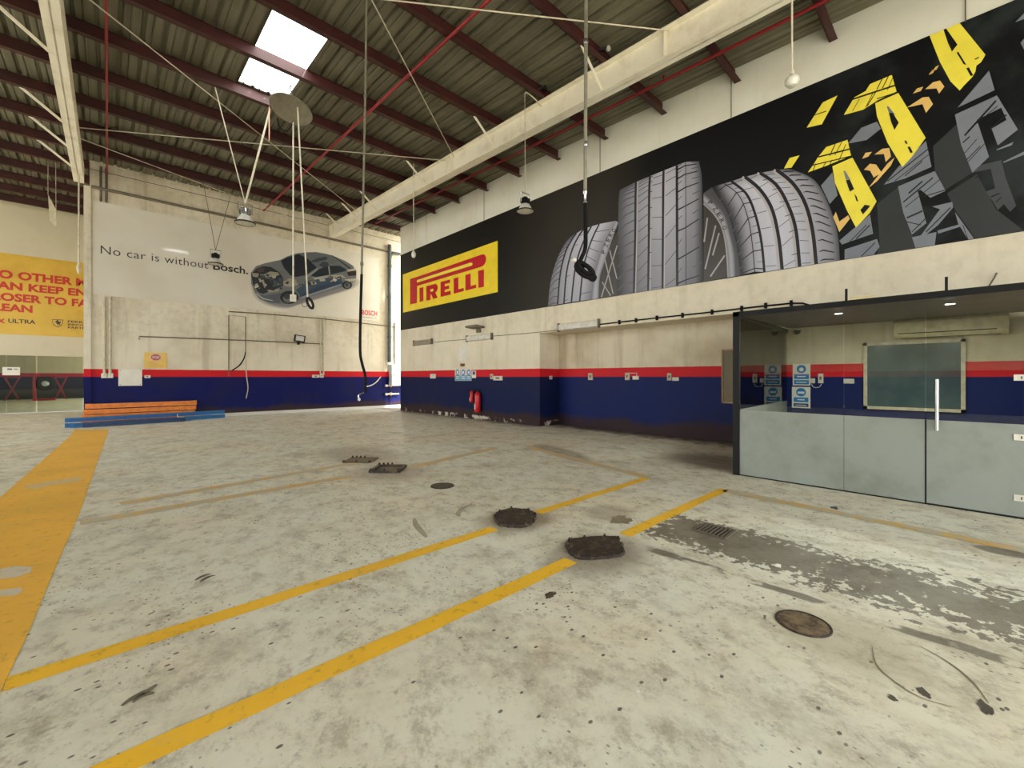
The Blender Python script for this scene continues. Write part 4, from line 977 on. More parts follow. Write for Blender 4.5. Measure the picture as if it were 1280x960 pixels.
MB().add([(XR-.35, Y-.28, Z+.06), (XR-.02, Y-.28, Z+.03), (XR-.02, Y+.3, Z+.03), (XR-.35, Y+.3, Z+.06), (XR-.35, Y-.28, Z+.12), (XR-.02, Y-.28, Z+.09), (XR-.02, Y+.3, Z+.09), (XR-.35, Y+.3, Z+.12)], [(0, 3, 2, 1), (4, 5, 6, 7), (0, 1, 5, 4), (1, 2, 6, 5), (2, 3, 7, 6), (3, 0, 4, 7)]).build('lamp_head', plain('lamp_grey', (120, 112, 98)), t)
def wire(label, pts, r, mat, cat='cable', nm='wall_cable', group=None):
    return tag(MB().tube(pts, r, 6).build(nm, mat, None, True), label, cat, group)
def rx(px, py, off=.015): Y, Z = on_x(px, py, XR-off); return (XR-off, Y, Z)
wire('thin cable linking the two battens below the logo', [rx(541, 428), rx(560, 426), rx(585, 424)], .009, M_conduit)
wire('thin cable running from the emergency lamp batten to the lintel', [rx(617, 420), rx(655, 417), rx(685, 414), rx(700, 412)], .009, M_conduit)
k = thing('lintel_cable', 'black cable clipped along the lintel edge from batten to partition', 'cable', (XR, 5, 2.7))
pts = [rx(750, 405.5, .03), rx(775, 402.5, .03), rx(820, 397.5, .03), rx(890, 390, .03), rx(945, 383.5, .03), rx(990, 379, .03), rx(1003, 379, .03), rx(1016, 382.5, .03)]
MB().tube(pts, .016, 6).build('cable', M_black, k, True)
for px, py in ((774, 402.6), (795, 400.4), (821, 397.4), (853, 394), (890, 390), (927, 385.6), (957, 382), (989, 379)):
    p = rx(px, py, .03); MB().box(p[0]-.02, p[1]-.02, p[2]-.05, XR-.001, p[1]+.02, p[2]+.05).build('cable_clip', M_black, k)
wire('short dark wire sticking out of the lintel at far right', [rx(1246, 341, .03), rx(1243, 347, .05), rx(1236, 358, .05)], .01, M_conduit)

# ================================================================== FITTINGS ON THE CAR-BANNER WALL
def by(px, py, off=.03):
    X, Z = on_y(px, py, YB-off); return (X, YB-off, Z)
def bpipe(label, pts, r, mat=M_conduit, group=None, nm='wall_conduit', cat='conduit'):
    return tag(MB().tube(pts, r, 8).build(nm, mat, None, True), label, cat, group)
bpipe('dark pipe running level above the car banner', [(-.36, YB-.08, 7.08), (9.8, YB-.08, 7.05)], .045, M_conduit, None, 'wall_pipe', 'pipe')
for i, px in enumerate((126, 133)):
    p = by(px, 240, .05); bpipe('%s of two short conduits from roof to car banner' % ('left', 'right')[i], [(p[0], p[1], 6.70), (p[0], p[1], 7.75)], .03)
for i, px in enumerate((130.5, 137.5)):
    a, b = by(px, 371, .03), by(px, 470, .03)
    t = thing('wall_conduit', '%s of two cream conduits dropping below the car banner slogan' % ('left', 'right')[i], 'conduit', (a[0], YB, b[2]))
    MB().tube([a, b], .035, 8).build('conduit', M_condl, t, True)
    MB().box(a[0]-.07, YB-.06, b[2]-.06, a[0]+.07, YB-.001, b[2]+.08).build('outlet_box', M_white, t)
bpipe('dark conduit running level across the wall under the car banner', [by(174, 424.5), by(174, 420.5), by(240, 423), by(310, 425.6), by(404, 430)], .018)
bpipe('thin conduit along the lower right edge of the car banner', [by(286, 389.5), by(320, 391.5), by(400, 398), by(498, 409)], .018)
bpipe('conduit frame dropping from the banner edge to the red line', [by(286, 470), by(286, 394), by(307, 396), by(307, 440)], .016, M_conduit)
bpipe('black flex curving down from the conduit frame', curve_pts([by(307, 440), by(305, 448), by(299, 457), by(290, 463)], 10), .02, M_black, None, 'wall_flex', 'flex')
bpipe('white flex hanging over the navy wall below the conduit frame', curve_pts([by(307, 440), by(308, 468), by(310, 485), by(307.5, 498)], 12), .016, M_condl, None, 'wall_flex', 'flex')
for i, px in enumerate((400.5, 404.5)): bpipe('%s of two upright conduits right of the floodlight' % ('left', 'right')[i], [by(px, 399), by(px, 468)], .03, M_condl)
bpipe('pale flex loop on the blue wall by the switch cabinet', curve_pts([by(455, 483.5), by(463, 482), by(470, 478), by(476, 471)], 10), .022, M_white, None, 'wall_flex', 'flex')
def bsock(label, px0, px1, py0, py1):
    a = by(px0, py0, .0); b = by(px1, py1, .0)
    t = thing('wall_socket', label, 'socket', (a[0], YB, b[2]), 'wall sockets')
    MB().box(a[0], YB-.05, b[2], b[0], YB-.001, a[2]).build('box', M_white, t, bevel=.006)
    MB().box(a[0]+.3*(b[0]-a[0]), YB-.056, b[2]+.3*(a[2]-b[2]), a[0]+.6*(b[0]-a[0]), YB-.049, b[2]+.7*(a[2]-b[2])).build('switch', M_conduit, t)
bsock('white socket under the yellow stop sign', 180.5, 188, 469, 472.5)
bsock('wide white socket on the red line under two upright conduits', 390, 399, 468.5, 472)
bsock('small white socket right of the wide one on the red line', 400, 404, 467, 472)
# stop sign
a = by(180.5, 440.5, 0); b = by(208.5, 460.5, 0)
t = thing('stop_sign', 'yellow notice with a red stop octagon above the red line', 'sign', (a[0], YB, b[2]))
MB().box(a[0], YB-.015, b[2], b[0], YB-.001, a[2]).build('plate', flatprint('sign_yellow', (226, 180, 50)), t)
cxs = (a[0]+b[0])/2; czs = b[2]+(a[2]-b[2])*.70; ro = (a[2]-b[2])*.24
octa = lambda r, off: [(cxs+1.2*r*math.cos(math.pi/8+i*math.pi/4), YB-off, czs+r*math.sin(math.pi/8+i*math.pi/4)) for i in range(8)]
MB().ngon(octa(ro, .017)).build('octagon_border', flatprint('sign_cream', (230, 214, 190)), t); MB().ngon(octa(ro*.9, .0185)).build('octagon', flatprint('sign_red', (168, 22, 36)), t)
lettering('stop_lettering', 'STOP', lambda u, v: (cxs-ro*.75+u*ro*1.5, YB-.020, czs-ro*.32+v*ro*.64), flatprint('sign_cream', (230, 214, 190)), t, .02)
for i in range(3): MB().box(a[0]+.08, YB-.0165, b[2]+.07+i*.06, b[0]-.1-.1*i, YB-.014, b[2]+.085+i*.06).build('printed_line', flatprint('sign_amber', (190, 132, 40)), t)
a = by(148, 461.5, 0); b = by(177.5, 482, 0)
t = thing('white_board', 'blank white board across the red line beside the stop sign', 'board', (a[0], YB, b[2]))
MB().box(a[0], YB-.02, b[2], b[0], YB-.001, a[2]).build('panel', M_paper, t)
for xx in (a[0]+.04, b[0]-.04):
    for zz in (a[2]-.04, b[2]+.04): MB().box(xx-.01, YB-.024, zz-.01, xx+.01, YB-.019, zz+.01).build('screw', M_conduit, t)
# floodlight
p = by(373.5, 423, .1)
t = thing('flood_light', 'square black floodlight on the wall conduit right of the car', 'light', (p[0], YB, p[2]-.25))
fl = [(-.19, -.12), (.19, -.16), (.22, .10), (-.16, .14)]
MB().slab([(p[0]+u, YB-.2, p[2]+v) for u, v in fl], (0, .1, 0)).build('housing', M_blackm, t)
MB().ngon([(p[0]+u*.78, YB-.203, p[2]+v*.72) for u, v in fl]).build('lens', plain('flood_lens', (214, 214, 206), .2), t)
MB().box(p[0]-.04, YB-.12, p[2]-.24, p[0]+.04, YB-.001, p[2]-.12).build('bracket', M_blackm, t)
# drainpipe and cabinet in the bright corner
a = by(487, 318, .12)
t = thing('drain_pipe', 'tall grey-green drainpipe in the bright far corner', 'pipe', (a[0], YB, 1.7))
MB().tube([(a[0], YB-.12, 2.05), (a[0], YB-.12, 7.35)], .085, 12).build('pipe', M_drain, t, True)
MB().tube(curve_pts([(a[0], YB-.12, 6.55), (a[0]+.1, YB-.12, 6.95), (a[0]+.55, YB-.12, 7.03)], 8), .07, 10).build('branch', M_drain, t, True)
for z in (3.2, 5.0, 6.4): MB().lathe([(.1, -.04), (.105, 0), (.1, .04)], (a[0], YB-.12, z), 12).build('pipe_collar', M_drain, t, True)
bpipe('second thin pipe beside the grey-green drainpipe', [(a[0]+.28, YB-.06, 1.9), (a[0]+.28, YB-.06, 3.9)], .03, M_drain, None, 'wall_pipe', 'pipe')
a = by(486, 455.5, .0); b = by(500.5, 482, .0)
t = thing('switch_cabinet', 'pale grey switch cabinet in the bright far corner', 'cabinet', (a[0], YB, b[2]))
MB().box(a[0], YB-.26, b[2], b[0]+.1, YB-.001, a[2]).build('body', plain('cabinet_grey', (196, 200, 200), .4), t, bevel=.01)
MB().box(a[0]+.03, YB-.275, b[2]+.03, b[0]+.07, YB-.258, a[2]-.03).build('door', plain('cabinet_door', (206, 210, 210), .4), t)
MB().box(a[0]+.08, YB-.29, (a[2]+b[2])/2-.05, a[0]+.11, YB-.27, (a[2]+b[2])/2+.05).build('latch', M_blackm, t)
t = thing('valve_pipework', 'brass and white valve pipework under the switch cabinet', 'pipework', (a[0]+.1, YB, .3))
xv = by(488.5, 490, .08)[0]
MB().tube([(xv, YB-.08, b[2]-.012), (xv, YB-.08, .28)], .025, 8).build('riser', M_blackm, t, True)
for z in (1.0, .62):
    MB().tube([(xv-.22, YB-.08, z), (xv+.4, YB-.08, z)], .03, 8).build('branch_pipe', M_white, t, True)
    MB().lathe([(.03, -.07), (.055, -.05), (.055, .05), (.03, .07)], (xv, YB-.08, z), 10).build('valve_body', plain('brass', (190, 150, 90), .35, .6), t, True)
    MB().box(xv-.26, YB-.13, z-.05, xv-.18, YB-.03, z+.05).build('tap', M_white, t)

# ================================================================== HANGING THINGS
def wire3(name, pts, r, mat, parent): return MB().tube(pts, r, 6).build(name, mat, parent, True)
def highbay(px, py, t, label, tops, cord=M_rod, r=.19, rr=(.012, .012)):
    c = at(px, py, t)
    o = thing('high_bay_lamp', label, 'lamp', c, 'hanging high bay lamps')
    s = r/.19
    MB().lathe([(.07*s, .17*s), (.10*s, .15*s), (.155*s, .05*s), (.19*s, 0), (.182*s, 0), (.148*s, .05*s), (.09*s, .14*s)], c, 24).build('reflector', plain('lamp_reflector', (226, 224, 216), .3), o, True)
    MB().lathe([(.0, -.01*s), (.1*s, -.008*s), (.185*s, .004*s)], c, 24).build('lens', plain('lamp_lens', (206, 200, 182), .2), o, True)
    MB().lathe([(.193*s, -.012*s), (.2*s, -.006*s), (.2*s, .014*s), (.19*s, .02*s)], c, 24).build('rim', M_blackm, o, True)
    hm = M_steel if r > .19 and cord is M_cordw else M_blackm
    MB().lathe([(0, .16*s), (.085*s, .16*s), (.09*s, .2*s), (.075*s, .3*s), (.03*s, .34*s), (0, .34*s)], c, 16).build('gear_housing', hm, o, True)
    for i in range(4): MB().box(c.x-.10*s, c.y-.065*s+i*.04*s, c.z+.19*s, c.x+.10*s, c.y-.055*s+i*.04*s, c.z+.30*s).build('cooling_fin', hm, o)
    MB().bar((c.x-.13*s, c.y, c.z+.2*s), (c.x-.13*s, c.y, c.z+.42*s), .02, .012).bar((c.x+.13*s, c.y, c.z+.2*s), (c.x+.13*s, c.y, c.z+.42*s), .02, .012).bar((c.x-.14*s, c.y, c.z+.42*s), (c.x+.14*s, c.y, c.z+.42*s), .02, .012).build('yoke', M_steel, o)
    for q, w_ in zip(tops, rr): wire3('suspension_wire', [(c.x, c.y, c.z+.42*s), q], w_, cord, o)
    return o
highbay(306.5, 279, .0180, 'white rimmed high bay lamp hanging on two cords left of the skylight cords', [(2.62, 10.6, roof(10.6)-PD), (1.60, 10.6, roof(10.6)-PD)], M_cordw, .2, (.022, .011))
highbay(269.5, 330, .0255, 'grey high bay lamp hanging on a wire V in front of the slogan', [(2.2, 16.6, roof(16.6)-PD), (2.98, 16.6, roof(16.6)-PD)], M_conduit, .2, (.009, .009))
highbay(656.5, 264, .0163, 'black topped high bay lamp hanging in front of the mural', [(at(656, 118, .0163))], M_rod, .165, (.008,))
c = at(656, 118, .0163)
hook_l = [q for q in bpy.data.objects if q.name.startswith('high_bay_lamp')][-1]
MB().tube(curve_pts([c, (c.x+.05, c.y, c.z+.06), (c.x+.28, c.y-.02, c.z+.02), (c.x+.46, c.y-.03, c.z-.06)], 10), .012, 6).build('hook', M_rod, hook_l, True)
def pendant(px, py, t, label, r, ptop, oval=1.0):
    c = at(px, py, t); o = thing('pendant_bulb', label, 'lamp', c, 'white pendant bulbs')
    MB().lathe([(0, -r*oval), (r*.6, -r*.85*oval), (r*.95, -r*.35*oval), (r, 0), (r*.9, r*.4*oval), (r*.5, r*.8*oval), (r*.3, r*oval), (0, r*1.02*oval)], c, 20).build('globe', plain('bulb_white', (226, 224, 214), .3), o, True)
    MB().lathe([(r*.3, r*oval), (r*.3, r*(oval+.5)), (r*.1, r*(oval+.7)), (0, r*(oval+.7))], c, 10).build('holder', M_white, o, True)
    wire3('flex', [(c.x, c.y, c.z+r*oval), ptop], .011, M_cordw, o)
pendant(990, 101, .0103, 'white oval pendant bulb in front of the mural near yellow tread marks', .085, at(990, -120, .0103), .95)
pendant(517, 318, .0228, 'small white pendant bulb in front of the black banner corner', .065, (at(517, 214, .0228).x, at(517, 214, .0228).y, roof(at(517, 214, .0228).y)), 1.6)
# dish reflector under the skylight with black cable
c = at(364, 137, .0170)
o = thing('dish_lamp', 'big pale dish reflector hanging under the skylight', 'lamp', c)
rot = Matrix.Rotation(.22, 3, 'Y')@Matrix.Rotation(-.12, 3, 'X')
mb = MB().lathe([(0, .10), (.10, .095), (.30, .045), (.42, 0), (.415, -.008), (.29, .03), (.1, .08), (0, .085)], (0, 0, 0), 32)
mb.v = [tuple(rot@Vector(v)+c) for v in mb.v]; mb.build('dish', plain('dish_grey', (128, 122, 104), .6), o, True)
MB().lathe([(0, .12), (.05, .12), (.05, .2), (.03, .24), (0, .24)], c, 14).build('lamp_neck', M_blackm, o, True)
wire3('hook', curve_pts([(c.x, c.y, c.z+.22), (c.x+.02, c.y, c.z+.34), (c.x-.03, c.y, c.z+.45), (c.x, 9.1 if False else c.y, roof(c.y)-.01)], 12), .014, M_blackm, o)
wire3('black_cable', curve_pts([at(347, 148, .0172), at(349, 158, .0172), at(357, 164, .0172), at(364, 158, .0172), at(366, 152, .0172)], 14), .014, M_black, o)
a, b = at(366.5, 153, .0172), at(366.5, 370, .0172)
o = thing('pull_cord', 'white cord with a white box at its end hanging before the car', 'cord', (b.x, b.y, b.z))
wire3('cord', [a, (b.x, b.y, b.z)], .016, M_cordw, o); MB().box(b.x-.055, b.y-.04, b.z-.12, b.x+.055, b.y+.04, b.z+.03).build('switch_box', M_white, o, bevel=.01)
a, b = at(372, 134, .0170), at(384.5, 371, .0172)
o = thing('pull_cord', 'white cord ending in a black looped plug before the car', 'cord', (b.x, b.y, b.z))
wire3('cord', [a, b], .016, M_cordw, o)
def loop(c, rx_, rz_, tilt, r, mat, par, nm):
    pts = []
    for i in range(25):
        q = 2*math.pi*i/24; u = rx_*math.cos(q); v = rz_*math.sin(q)
        uu = u*math.cos(tilt)-v*math.sin(tilt); vv = u*math.sin(tilt)+v*math.cos(tilt)
        pts.append((c.x+uu*RGT[0], c.y+uu*RGT[1], c.z+vv))
    MB().tube(pts, r, 8, False).build(nm, mat, par, True)
loop(at(381, 379, .0172), .065, .08, 0, .008, M_conduit, o, 'wire_loop'); loop(at(387.5, 379, .0172), .05, .12, .45, .028, M_blackm, o, 'plug_ring')
for i, (px, py, lab) in enumerate(((335, 142, 'short pinkish rod hanging from the purlin under the skylight'),)):
    a, b = at(336.5, 133, .0176), at(336.5, 176, .0176); tag(MB().tube([a, b], .012, 6).build('hanging_rod', plain('pink_rod', (220, 170, 150)), None, True), lab, 'rod')
# long drop hose
t0 = .0122
pts = [at(458.5, -20, t0), at(456.5, 120, t0), at(454, 250, t0), at(452, 345, t0)]
o = thing('drop_hose', 'long air hose hanging from the roof before the far wall, black lower end', 'hose', at(456, 492, t0))
MB().tube(curve_pts(pts, 12), .017, 8).build('pipe', plain('hose_grey', (122, 118, 100), .5), o, True)
for q in (120, 250, 330): 
    cc_ = at(456.5-(q-120)*.02, q, t0); MB().lathe([(.022, -.03), (.026, 0), (.022, .03)], cc_, 10).build('joint', M_conduit, o, True)
MB().tube(curve_pts([at(452, 343, t0), at(450.5, 400, t0), at(450.3, 440, t0), at(453, 456, t0), at(456.5, 470, t0), at(456.5, 491, t0)], 24), .022, 8).build('black_hose', M_black, o, True)
MB().tube(curve_pts([at(456, 490, t0), at(451, 492, t0), at(448, 495, t0), at(449, 498, t0)], 8), .010, 6).build('nozzle_hook', M_steel, o, True)
MB().lathe([(0, -.03), (.02, -.02), (.022, .01), (0, .02)], at(449, 499, t0), 10).build('nozzle', M_white, o, True)
# near drop with knotted hose
t0 = .0100
o = thing('air_drop', 'grey air line with a knotted black hose hanging before the tyre print', 'hose', at(733, 350, t0))
MB().tube([at(733, -75, t0), at(731.5, 240, t0)], .022, 10).build('pipe', plain('pipe_silver', (150, 146, 132), .4, .3), o, True)
for q in (52, 180): MB().lathe([(.024, -.03), (.03, -.015), (.03, .015), (.024, .03)], at(732.3, q, t0), 12).build('joint', M_steel, o, True)
c = at(731.5, 244, t0); MB().lathe([(.022, .06), (.03, .05), (.028, .02), (.016, 0), (.016, -.07), (.026, -.08), (.026, -.10), (.015, -.11)], c, 12).build('coupling', M_steel, o, True)
h = [at(731.5, 254, t0), at(732, 290, t0), at(731.5, 310, t0), at(727, 322, t0), at(722.5, 332, t0)]
MB().tube(curve_pts(h, 18), .026, 10).build('black_hose', M_black, o, True)
cb = at(731, 338, t0)
loop(cb, .125, .06, -.62, .03, M_black, o, 'hose_knot'); loop(at(730, 336, t0)+Vector((-.02, -.03, 0)), .10, .035, -.75, .026, M_black, o, 'hose_knot')
MB().tube(curve_pts([at(723, 325, t0), at(733, 344, t0), at(741, 350, t0), at(744, 346, t0), at(740, 344, t0)], 16), .024, 8).build('hose_tail', M_black, o, True)
MB().lathe([(0, -.035), (.03, -.02), (.034, .01), (0, .035)], at(717.5, 325, t0), 12).build('white_ferrule', M_white, o, True)
# dark bulbs on the beam and a torn foil strip on a purlin
for i, (px, py) in enumerate(((760.5, 61), (681, 110))):
    c = at(px, py, .0145 if i == 0 else .0165); o = thing('roof_sensor', ('pale round sensor above the cream beam' if i == 0 else 'dark round sensor above the cream beam'), 'sensor', c)
    MB().lathe([(0, -.045), (.035, -.03), (.045, 0), (.03, .04), (0, .045)], c, 12).build('bulb', M_white if i == 0 else M_blackm, o, True)
    MB().tube([(c.x, c.y, c.z+.03), (c.x-.12, c.y+.1, c.z-.03)], .02, 6).build('arm', M_blackm, o, True)
o = thing('plastic_strip', 'thin clear plastic strip hanging from the roof above the yellow banner', 'strip', at(65, 285, .024))
a, b, c, d = at(60, 243, .024), at(62, 275, .024), at(71, 286, .024), at(70, 262, .024)
MB().slab([a, b, c, d], (.004, .004, 0)).build('strip_sheet', plain('grey_plastic', (170, 160, 130), .4), o)
for p, q in ((a, at(60, 200, .024)), (d, at(69.5, 200, .024))): MB().tube([p, q], .006, 5).build('wire', M_rod, o)
p = at(98.5, 335, .0225); q = Vector((p.x, p.y, roof(p.y)))
o = thing('rag_cord', 'pale cord with a rag end hanging in front of the yellow banner', 'cord', p)
MB().tube([p, q], .02, 6).build('cord', M_rod, o, True); MB().lathe([(0, -.18), (.035, -.12), (.05, 0), (.03, .12), (0, .16)], p, 8).build('rag', M_condl, o, True)

# ================================================================== ON THE FLOOR
def fl(px, py, z=.0): x, y = on_floor(px, py); return (x, y, z)
def paint(label, pts, mat, z=.0025, nm='floor_marking', smooth=0):
    m = MB().ngon([fl(px, py, z) for px, py in pts])
    return tag(m.build(nm, mat), label, 'floor marking')
def line(label, a, b, w, mat, z=.003):
    A, B = Vector(fl(*a, z)), Vector(fl(*b, z)); d = (B-A).normalized(); n = Vector((-d.y, d.x, 0))*w/2
    L = (B-A).length; k = max(4, int(L/.25)); vs = []
    rg = random.Random(label)
    for i in range(k+1):
        p = A.lerp(B, i/k); j1 = rg.uniform(-.006, .006); j2 = rg.uniform(-.006, .006)
        vs += [p+n+n.normalized()*j1, p-n+n.normalized()*j2]
    m = MB().add(vs, [(2*i, 2*i+1, 2*i+3, 2*i+2) for i in range(k)])
    return tag(m.build('floor_marking', mat), label, 'floor marking')
paint('wide orange-yellow painted walkway strip along the left', [(88, 545), (93, 537), (136, 537), (100, 640), (70, 708), (36, 790), (2, 862), (-40, 962), (-330, 962), (-120, 715), (0, 622)], M_yel2)
line('bold yellow line from the walkway strip to the tar pad', (6, 856), (618, 661), .125, M_yel)
line('shorter yellow line from the tar pad to its faded corner', (672, 641), (808, 598), .115, M_yel)
line('boldest yellow line in front, ending at the nearest tar pad', (-60, 1052), (714, 701), .125, M_yel)
line('yellow line from the nearest tar pad past the bare concrete', (780, 669), (905, 612), .12, M_yel)
line('faded yellow line from the corner towards the recess', (810, 597), (660, 559), .16, M_yelf)
line('faded yellow line along the glass partition', (905, 613), (1300, 692), .16, M_yelf)
line('faint worn line between the far bolt frames and the walkway', (100, 654), (440, 595), .17, M_yelf)
line('faintest worn line across the far floor', (150, 630), (455, 577), .17, M_yelf)
line('faint worn line beyond the dark bolt frame', (510, 585), (620, 560), .18, M_yelf)
for i, P in enumerate(([(0, 712), (18, 708), (40, 709), (38, 716), (20, 722), (0, 724)], [(0, 738), (26, 735), (28, 740), (18, 745), (0, 746)], [(28, 608), (60, 602), (102, 596), (98, 602), (70, 606), (40, 612)])):
    paint(('pale oval scrape in the orange walkway', 'pale stripe scrape under the oval one in the walkway', 'long pale scrape across the far walkway')[i], P, marking('scraped_paint_%d' % i, (226, 196, 140) if i == 2 else (224, 212, 190), .3), .0035, 'paint_scrape')
def blob(px, py, rx_, ry_, seed, n=30, sq=.0, ang=0.0, jit=.07):
    """irregular outline on the floor around a spot; rx, ry in metres"""
    cx, cy = on_floor(px, py); rg = random.Random(seed); out = []
    ph = [rg.uniform(0, 6.28) for _ in range(4)]
    for i in range(n):
        a = 2*math.pi*i/n; r = 1+jit*(math.sin(3*a+ph[0])*.5+math.sin(5*a+ph[1])*.4+math.sin(9*a+ph[2])*.3)+rg.uniform(-jit, jit)*.3
        if sq: r *= (abs(math.cos(a))**4+abs(math.sin(a))**4)**(-.25*sq)
        u, v = rx_*r*math.cos(a), ry_*r*math.sin(a)
        out.append((cx+u*math.cos(ang)-v*math.sin(ang), cy+u*math.sin(ang)+v*math.cos(ang)))
    return (cx, cy), out
def pad(px, py, rx_, ry_, seed, label, trace, h=.022, sq=.7, ang=0.0, bolts=10, mat=M_tar):
    cx, cy = on_floor(px, py); rg = random.Random(seed); P = []
    for q in curve_pts([fl(*p) for p in trace+[trace[0]]], 37)[:36]: P.append((cx+(q.x-cx)*rg.uniform(.95, 1.04), cy+(q.y-cy)*rg.uniform(.95, 1.04)))
    t = thing('tar_pad', label, 'tar pad', (cx, cy, 0), 'old lift base marks on the floor')
    vs = [(x, y, 0) for x, y in P]+[(cx+(x-cx)*.96, cy+(y-cy)*.96, h) for x, y in P]+[(cx+(x-cx)*.7, cy+(y-cy)*.7, h*.55) for x, y in P]+[(cx, cy, h*.5)]
    n = 36; fs = []
    for k in range(2):
        for i in range(n): fs.append((k*n+i, k*n+(i+1) % n, (k+1)*n+(i+1) % n, (k+1)*n+i))
    fs += [(2*n+i, 2*n+(i+1) % n, 3*n) for i in range(n)]
    MB().add(vs, fs).build('tar', mat, t)
    for i in range(bolts):
        x, y = P[int(i*n/bolts)]; x = cx+(x-cx)*.93; y = cy+(y-cy)*.93
        MB().lathe([(.016, h*.6), (.016, h+.004), (.008, h+.005), (.008, h+.018), (0, h+.018)], (x, y, 0), 6).build('anchor_bolt', M_tar, t)
    return t
A1 = math.radians(0)
pad(645, 649, .25, .235, 1, 'dark rounded tar pad on the middle yellow line', [(617, 648), (622, 641), (640, 637), (662, 639), (671, 645), (668, 653), (658, 659), (640, 660), (623, 657)], bolts=9)
pad(745, 687.5, .235, .195, 2, 'largest dark tar pad at the break in the near yellow line', [(707, 683), (711, 676), (740, 673), (770, 672), (776, 678), (781, 690), (772, 697), (740, 700), (722, 699), (712, 693)], bolts=11)
def frame_mark(px, py, w, d, seed, label, hgt, mat):
    cx, cy = on_floor(px, py); t = thing('bolt_frame', label, 'bolt frame', (cx, cy, 0), 'old lift base marks on the floor')
    ca = Vector((RGT[0], RGT[1], 0)); cb_ = Vector((FWD[0], FWD[1], 0)); c = Vector((cx, cy, 0))
    cor = [c+ca*(sx_*w/2)+cb_*(sy_*d/2) for sx_, sy_ in ((-1, -1), (1, -1), (1, 1), (-1, 1))]
    for i in range(4): MB().bar(cor[i]+Vector((0, 0, hgt/2)), cor[(i+1) % 4]+Vector((0, 0, hgt/2)), .06, hgt).build('frame_side', mat, t)
    MB().slab([p+Vector((0, 0, .002)) for p in cor], (0, 0, .006)).build('plate', plain('stained_plate', (126, 112, 88), .7), t)
    for i in range(7):
        p = cor[3].lerp(cor[2], i/6) if i < 4 else cor[0].lerp(cor[1], (i-4)/2)
        MB().lathe([(.02, 0), (.02, hgt+.012), (.012, hgt+.032), (0, hgt+.032)], p, 6).build('anchor_bolt', M_tar, t)
frame_mark(485.5, 587, .40, .42, 5, 'dark rusty bolt frame on the floor, nearer of two', .032, M_tar)
frame_mark(451, 575.5, .42, .40, 6, 'pale worn bolt frame on the floor, farther of two', .012, plain('worn_frame', (110, 94, 70), .7))
# lids and patches
def lid(px, py, r, label, mat, seed, h=.006, rim=True):
    cx, cy = on_floor(px, py)
    t = thing('manhole_cover', label, 'manhole', (cx, cy, 0))
    MB().lathe([(0, h), (r*.88, h), (r*.9, h*.5), (r*.94, h*.5)], (cx, cy, 0), 36).build('plate', mat, t)
    MB().lathe([(r*.94, h*.5), (r*.95, h*1.2), (r, h*1.2), (r*1.01, 0)], (cx, cy, 0), 36).build('rim', M_tar if rim else mat, t)
lid(1004, 779.5, .135, 'round rusty floor lid in front of the bare concrete strip', M_rust, 1)
lid(553, 607.5, .15, 'small dark round floor lid beyond the yellow lines', plain('dark_lid', (84, 76, 62), .7), 2)
# drain grate
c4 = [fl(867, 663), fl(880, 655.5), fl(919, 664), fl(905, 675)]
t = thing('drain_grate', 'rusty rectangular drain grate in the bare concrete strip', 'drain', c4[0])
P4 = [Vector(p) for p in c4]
MB().slab([p+Vector((0, 0, .001)) for p in P4], (0, 0, .002)).build('pit_shade_plate', M_black, t)  # flat black plate painting the darkness of a pit; no hole below
for i in range(4): MB().bar(P4[i]+Vector((0, 0, .008)), P4[(i+1) % 4]+Vector((0, 0, .008)), .022, .014).build('frame_side', plain('grate_grey', (104, 96, 82), .6), t)
for i in range(1, 8):
    a = P4[1].lerp(P4[2], i/8); b = P4[0].lerp(P4[3], i/8); MB().bar(a+Vector((0, 0, .008)), b+Vector((0, 0, .008)), .013, .012).build('grate_bar', plain('grate_grey', (104, 96, 82), .6), t)
# stains with their own outline
def stain(px, py, rx_, ry_, seed, label, rgb, ang=0.0, jit=.25):
    _, P = blob(px, py, rx_, ry_, seed, 28, 0, ang, jit)
    k = N('stain_%d' % seed); m = k.done(k.mix(k.step(k.noise(9, 6, .7), .35, .7), lin(rgb), tuple(v*.6 for v in lin(rgb)[:3])+(1,)), .5)
    return tag(MB().ngon([(x, y, .0022) for x, y in P]).build('floor_stain', m), label, 'stain')
stain(776, 650, .13, .10, 31, 'small grey bare patch left of the drain', (150, 138, 114), .3)
stain(1232, 885, .05, .022, 32, 'dark oil spot at lower right', (70, 58, 44), .2)
stain(1155, 866, .035, .018, 33, 'small dark oil spot left of the lower right one', (76, 64, 48), .5)
stain(1116, 873, .02, .014, 36, 'smallest dark drip among lower right oil spots', (76, 64, 48), .5)
stain(1043, 635, .06, .035, 34, 'dark bluish spot on the faded line by the partition', (66, 72, 74), .2)
stain(688, 744, .05, .028, 35, 'small dark chip in front of the nearest tar pad', (84, 72, 58), .2)
def arc(label, pts, w, rgb):
    Q = curve_pts([fl(*p, .0024) for p in pts], 20); vs = []
    for i, p in enumerate(Q):
        d = (Q[min(i+1, 19)]-Q[max(i-1, 0)]).normalized(); n = Vector((-d.y, d.x, 0))*w*(.35+.65*math.sin(math.pi*i/19))/2
        vs += [p+n, p-n]
    tag(MB().add(vs, [(2*i, 2*i+1, 2*i+3, 2*i+2) for i in range(19)]).build('skid_mark', plain('skid_%d' % rgb[0], rgb, .7)), label, 'skid mark')
arc('curved grey tyre scuff left of the middle tar pad', [(518, 648), (520, 656), (527, 665), (533, 672)], .06, (176, 167, 145))
arc('curved grey tyre scuff nearest the dark round lid', [(590, 630), (578, 636), (573, 642), (574, 646)], .06, (178, 169, 147))
arc('thin curved crack around the lower right floor', [(1090, 808), (1095, 830), (1115, 850), (1150, 872), (1190, 884)], .008, (142, 130, 102))
